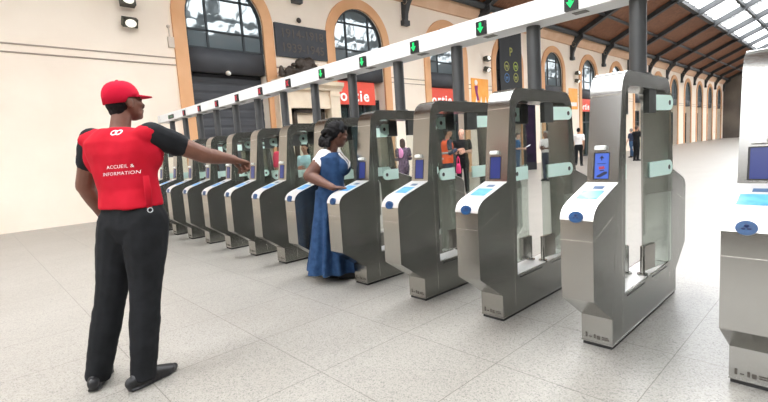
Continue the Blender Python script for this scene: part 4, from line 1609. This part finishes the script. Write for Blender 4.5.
e = bag(tuple(at(458.5, 168, (Jb['pelvis'] - CAM).dot(fw) - .45)), (.07, .04, .26), .4, M['magenta'], 'bright pink bag hanging between the bald man and the orange vest')
e.location.z = .86
Jp, op = bystander(402, 139.8, 0, 1.62, 60, 'person in pink scarf and dark printed clothes walking behind the fourth gate', M['skin_tan'], M['pattern'], M['pattern'], M['hair_brown'], 'long', arms='hold', stride=.16, long=.8)
mb = MB()
mb.tube([Jp['neck'] + V((.09 * math.cos(a * PI / 6), .08 * math.sin(a * PI / 6), -.01 + .012 * math.sin(a))) for a in range(13)], [(.045, .03)] * 13, side=(0, 0, 1), n=10, cap=False)
mb.ell(Jp['neck'] + V((.02, -.12, -.15)), (.11, .05, .15)); mb.ell(Jp['neck'] + V((.0, .12, -.13)), (.11, .05, .15))
remeshed(mb, 'pink_scarf', M['pink'], .009, 3, op, Jp['root'], bumpy=(16, .006))
bystander(279.5, 138.6, 0, 1.70, -43, 'person in red shirt and dark trousers behind the sixth gate', M['skin_tan'], M['red_shirt'], M['navy'], M['hair_black'], arms='hold', sleeve=.7)
bystander(304.5, 144, 0, 1.58, 200, 'person with dark hair and pale teal top behind the fifth gate', M['skin_tan'], M['teal_top'], M['jeans'], M['hair_black'], 'long', arms='front', pitch_=-.2)
Ju, ou = bystander(518, 133.5, 0, 1.66, 300, 'person in blue top and jeans holding white papers behind the second gate', M['skin_light'], M['blue_top'], M['jeans'], M['hair_brown'], 'short', arms='hold', sleeve=.75, yh=280, pitch_=-.2)
pp = tag(MB().box(-.11, -.15, -.002, .11, .15, .002).build('paper_sheet', M['paper'], None, loc=lerp(Ju['wrR'], Ju['wrL'], .5) + (rotz(Ju['yaw']) @ V((0, .13, .06)))), 'white paper held by the person in the blue top', 'paper')
pp.rotation_euler = (.5, .1, Ju['yaw'])
bystander(545.5, 131.5, 0, 1.62, 170, 'person with grey hair and long white shirt behind the rear end of the second gate', M['skin_dark'], M['white_cloth'], M['navy'], M['hair_grey'], arms='front', grow=.03, sleeve=.8)
bystander(578.5, 128.6, 0, 1.78, 15, 'person in white shirt and black trousers walking away between the two nearest gates', M['skin_tan'], M['white_cloth'], M['cloth_black'], M['hair_black'], stride=.1, sleeve=.7)
Jg, og = bystander(631, 129, 0, 1.66, 70, 'person with white shoulder bag seen through the nearest gate', M['skin_light'], M['navy'], M['jeans'], M['hair_grey'], 'short', arms='hang', stride=.14, sleeve=.7)
bystander(637, 126.2, 0, 1.74, 330, 'person in dark clothes raising hands to the face, seen through the nearest gate', M['skin_tan'], M['cloth_black'], M['cloth_black'], M['hair_brown'], arms='up', sleeve=.7)
b_ = bag(tuple(at(635.5, 143, (Jg['pelvis'] - CAM).dot(fw) - .42)), (.17, .07, .34), .9, M['white_cloth'], 'white shoulder bag carried by the person with grey hair')

# ------------------------------------------------------------------ light: bright overcast sky through the glazed roof
w = bpy.data.worlds.new('sky')
SC.world = w
w.use_nodes = True
bg = w.node_tree.nodes['Background']
bg.inputs[0].default_value = (.96, .98, 1., 1)
bg.inputs[1].default_value = 11.0

SC.view_settings.view_transform = 'Standard'
SC.view_settings.look = 'None'
SC.view_settings.exposure = 0.
SC.view_settings.gamma = 1.
SC.view_settings.use_curve_mapping = False
SC.cycles.use_denoising = True
SC.cycles.max_bounces = 10
SC.cycles.transparent_max_bounces = 24
SC.cycles.caustics_reflective = False
SC.cycles.sample_clamp_indirect = 6
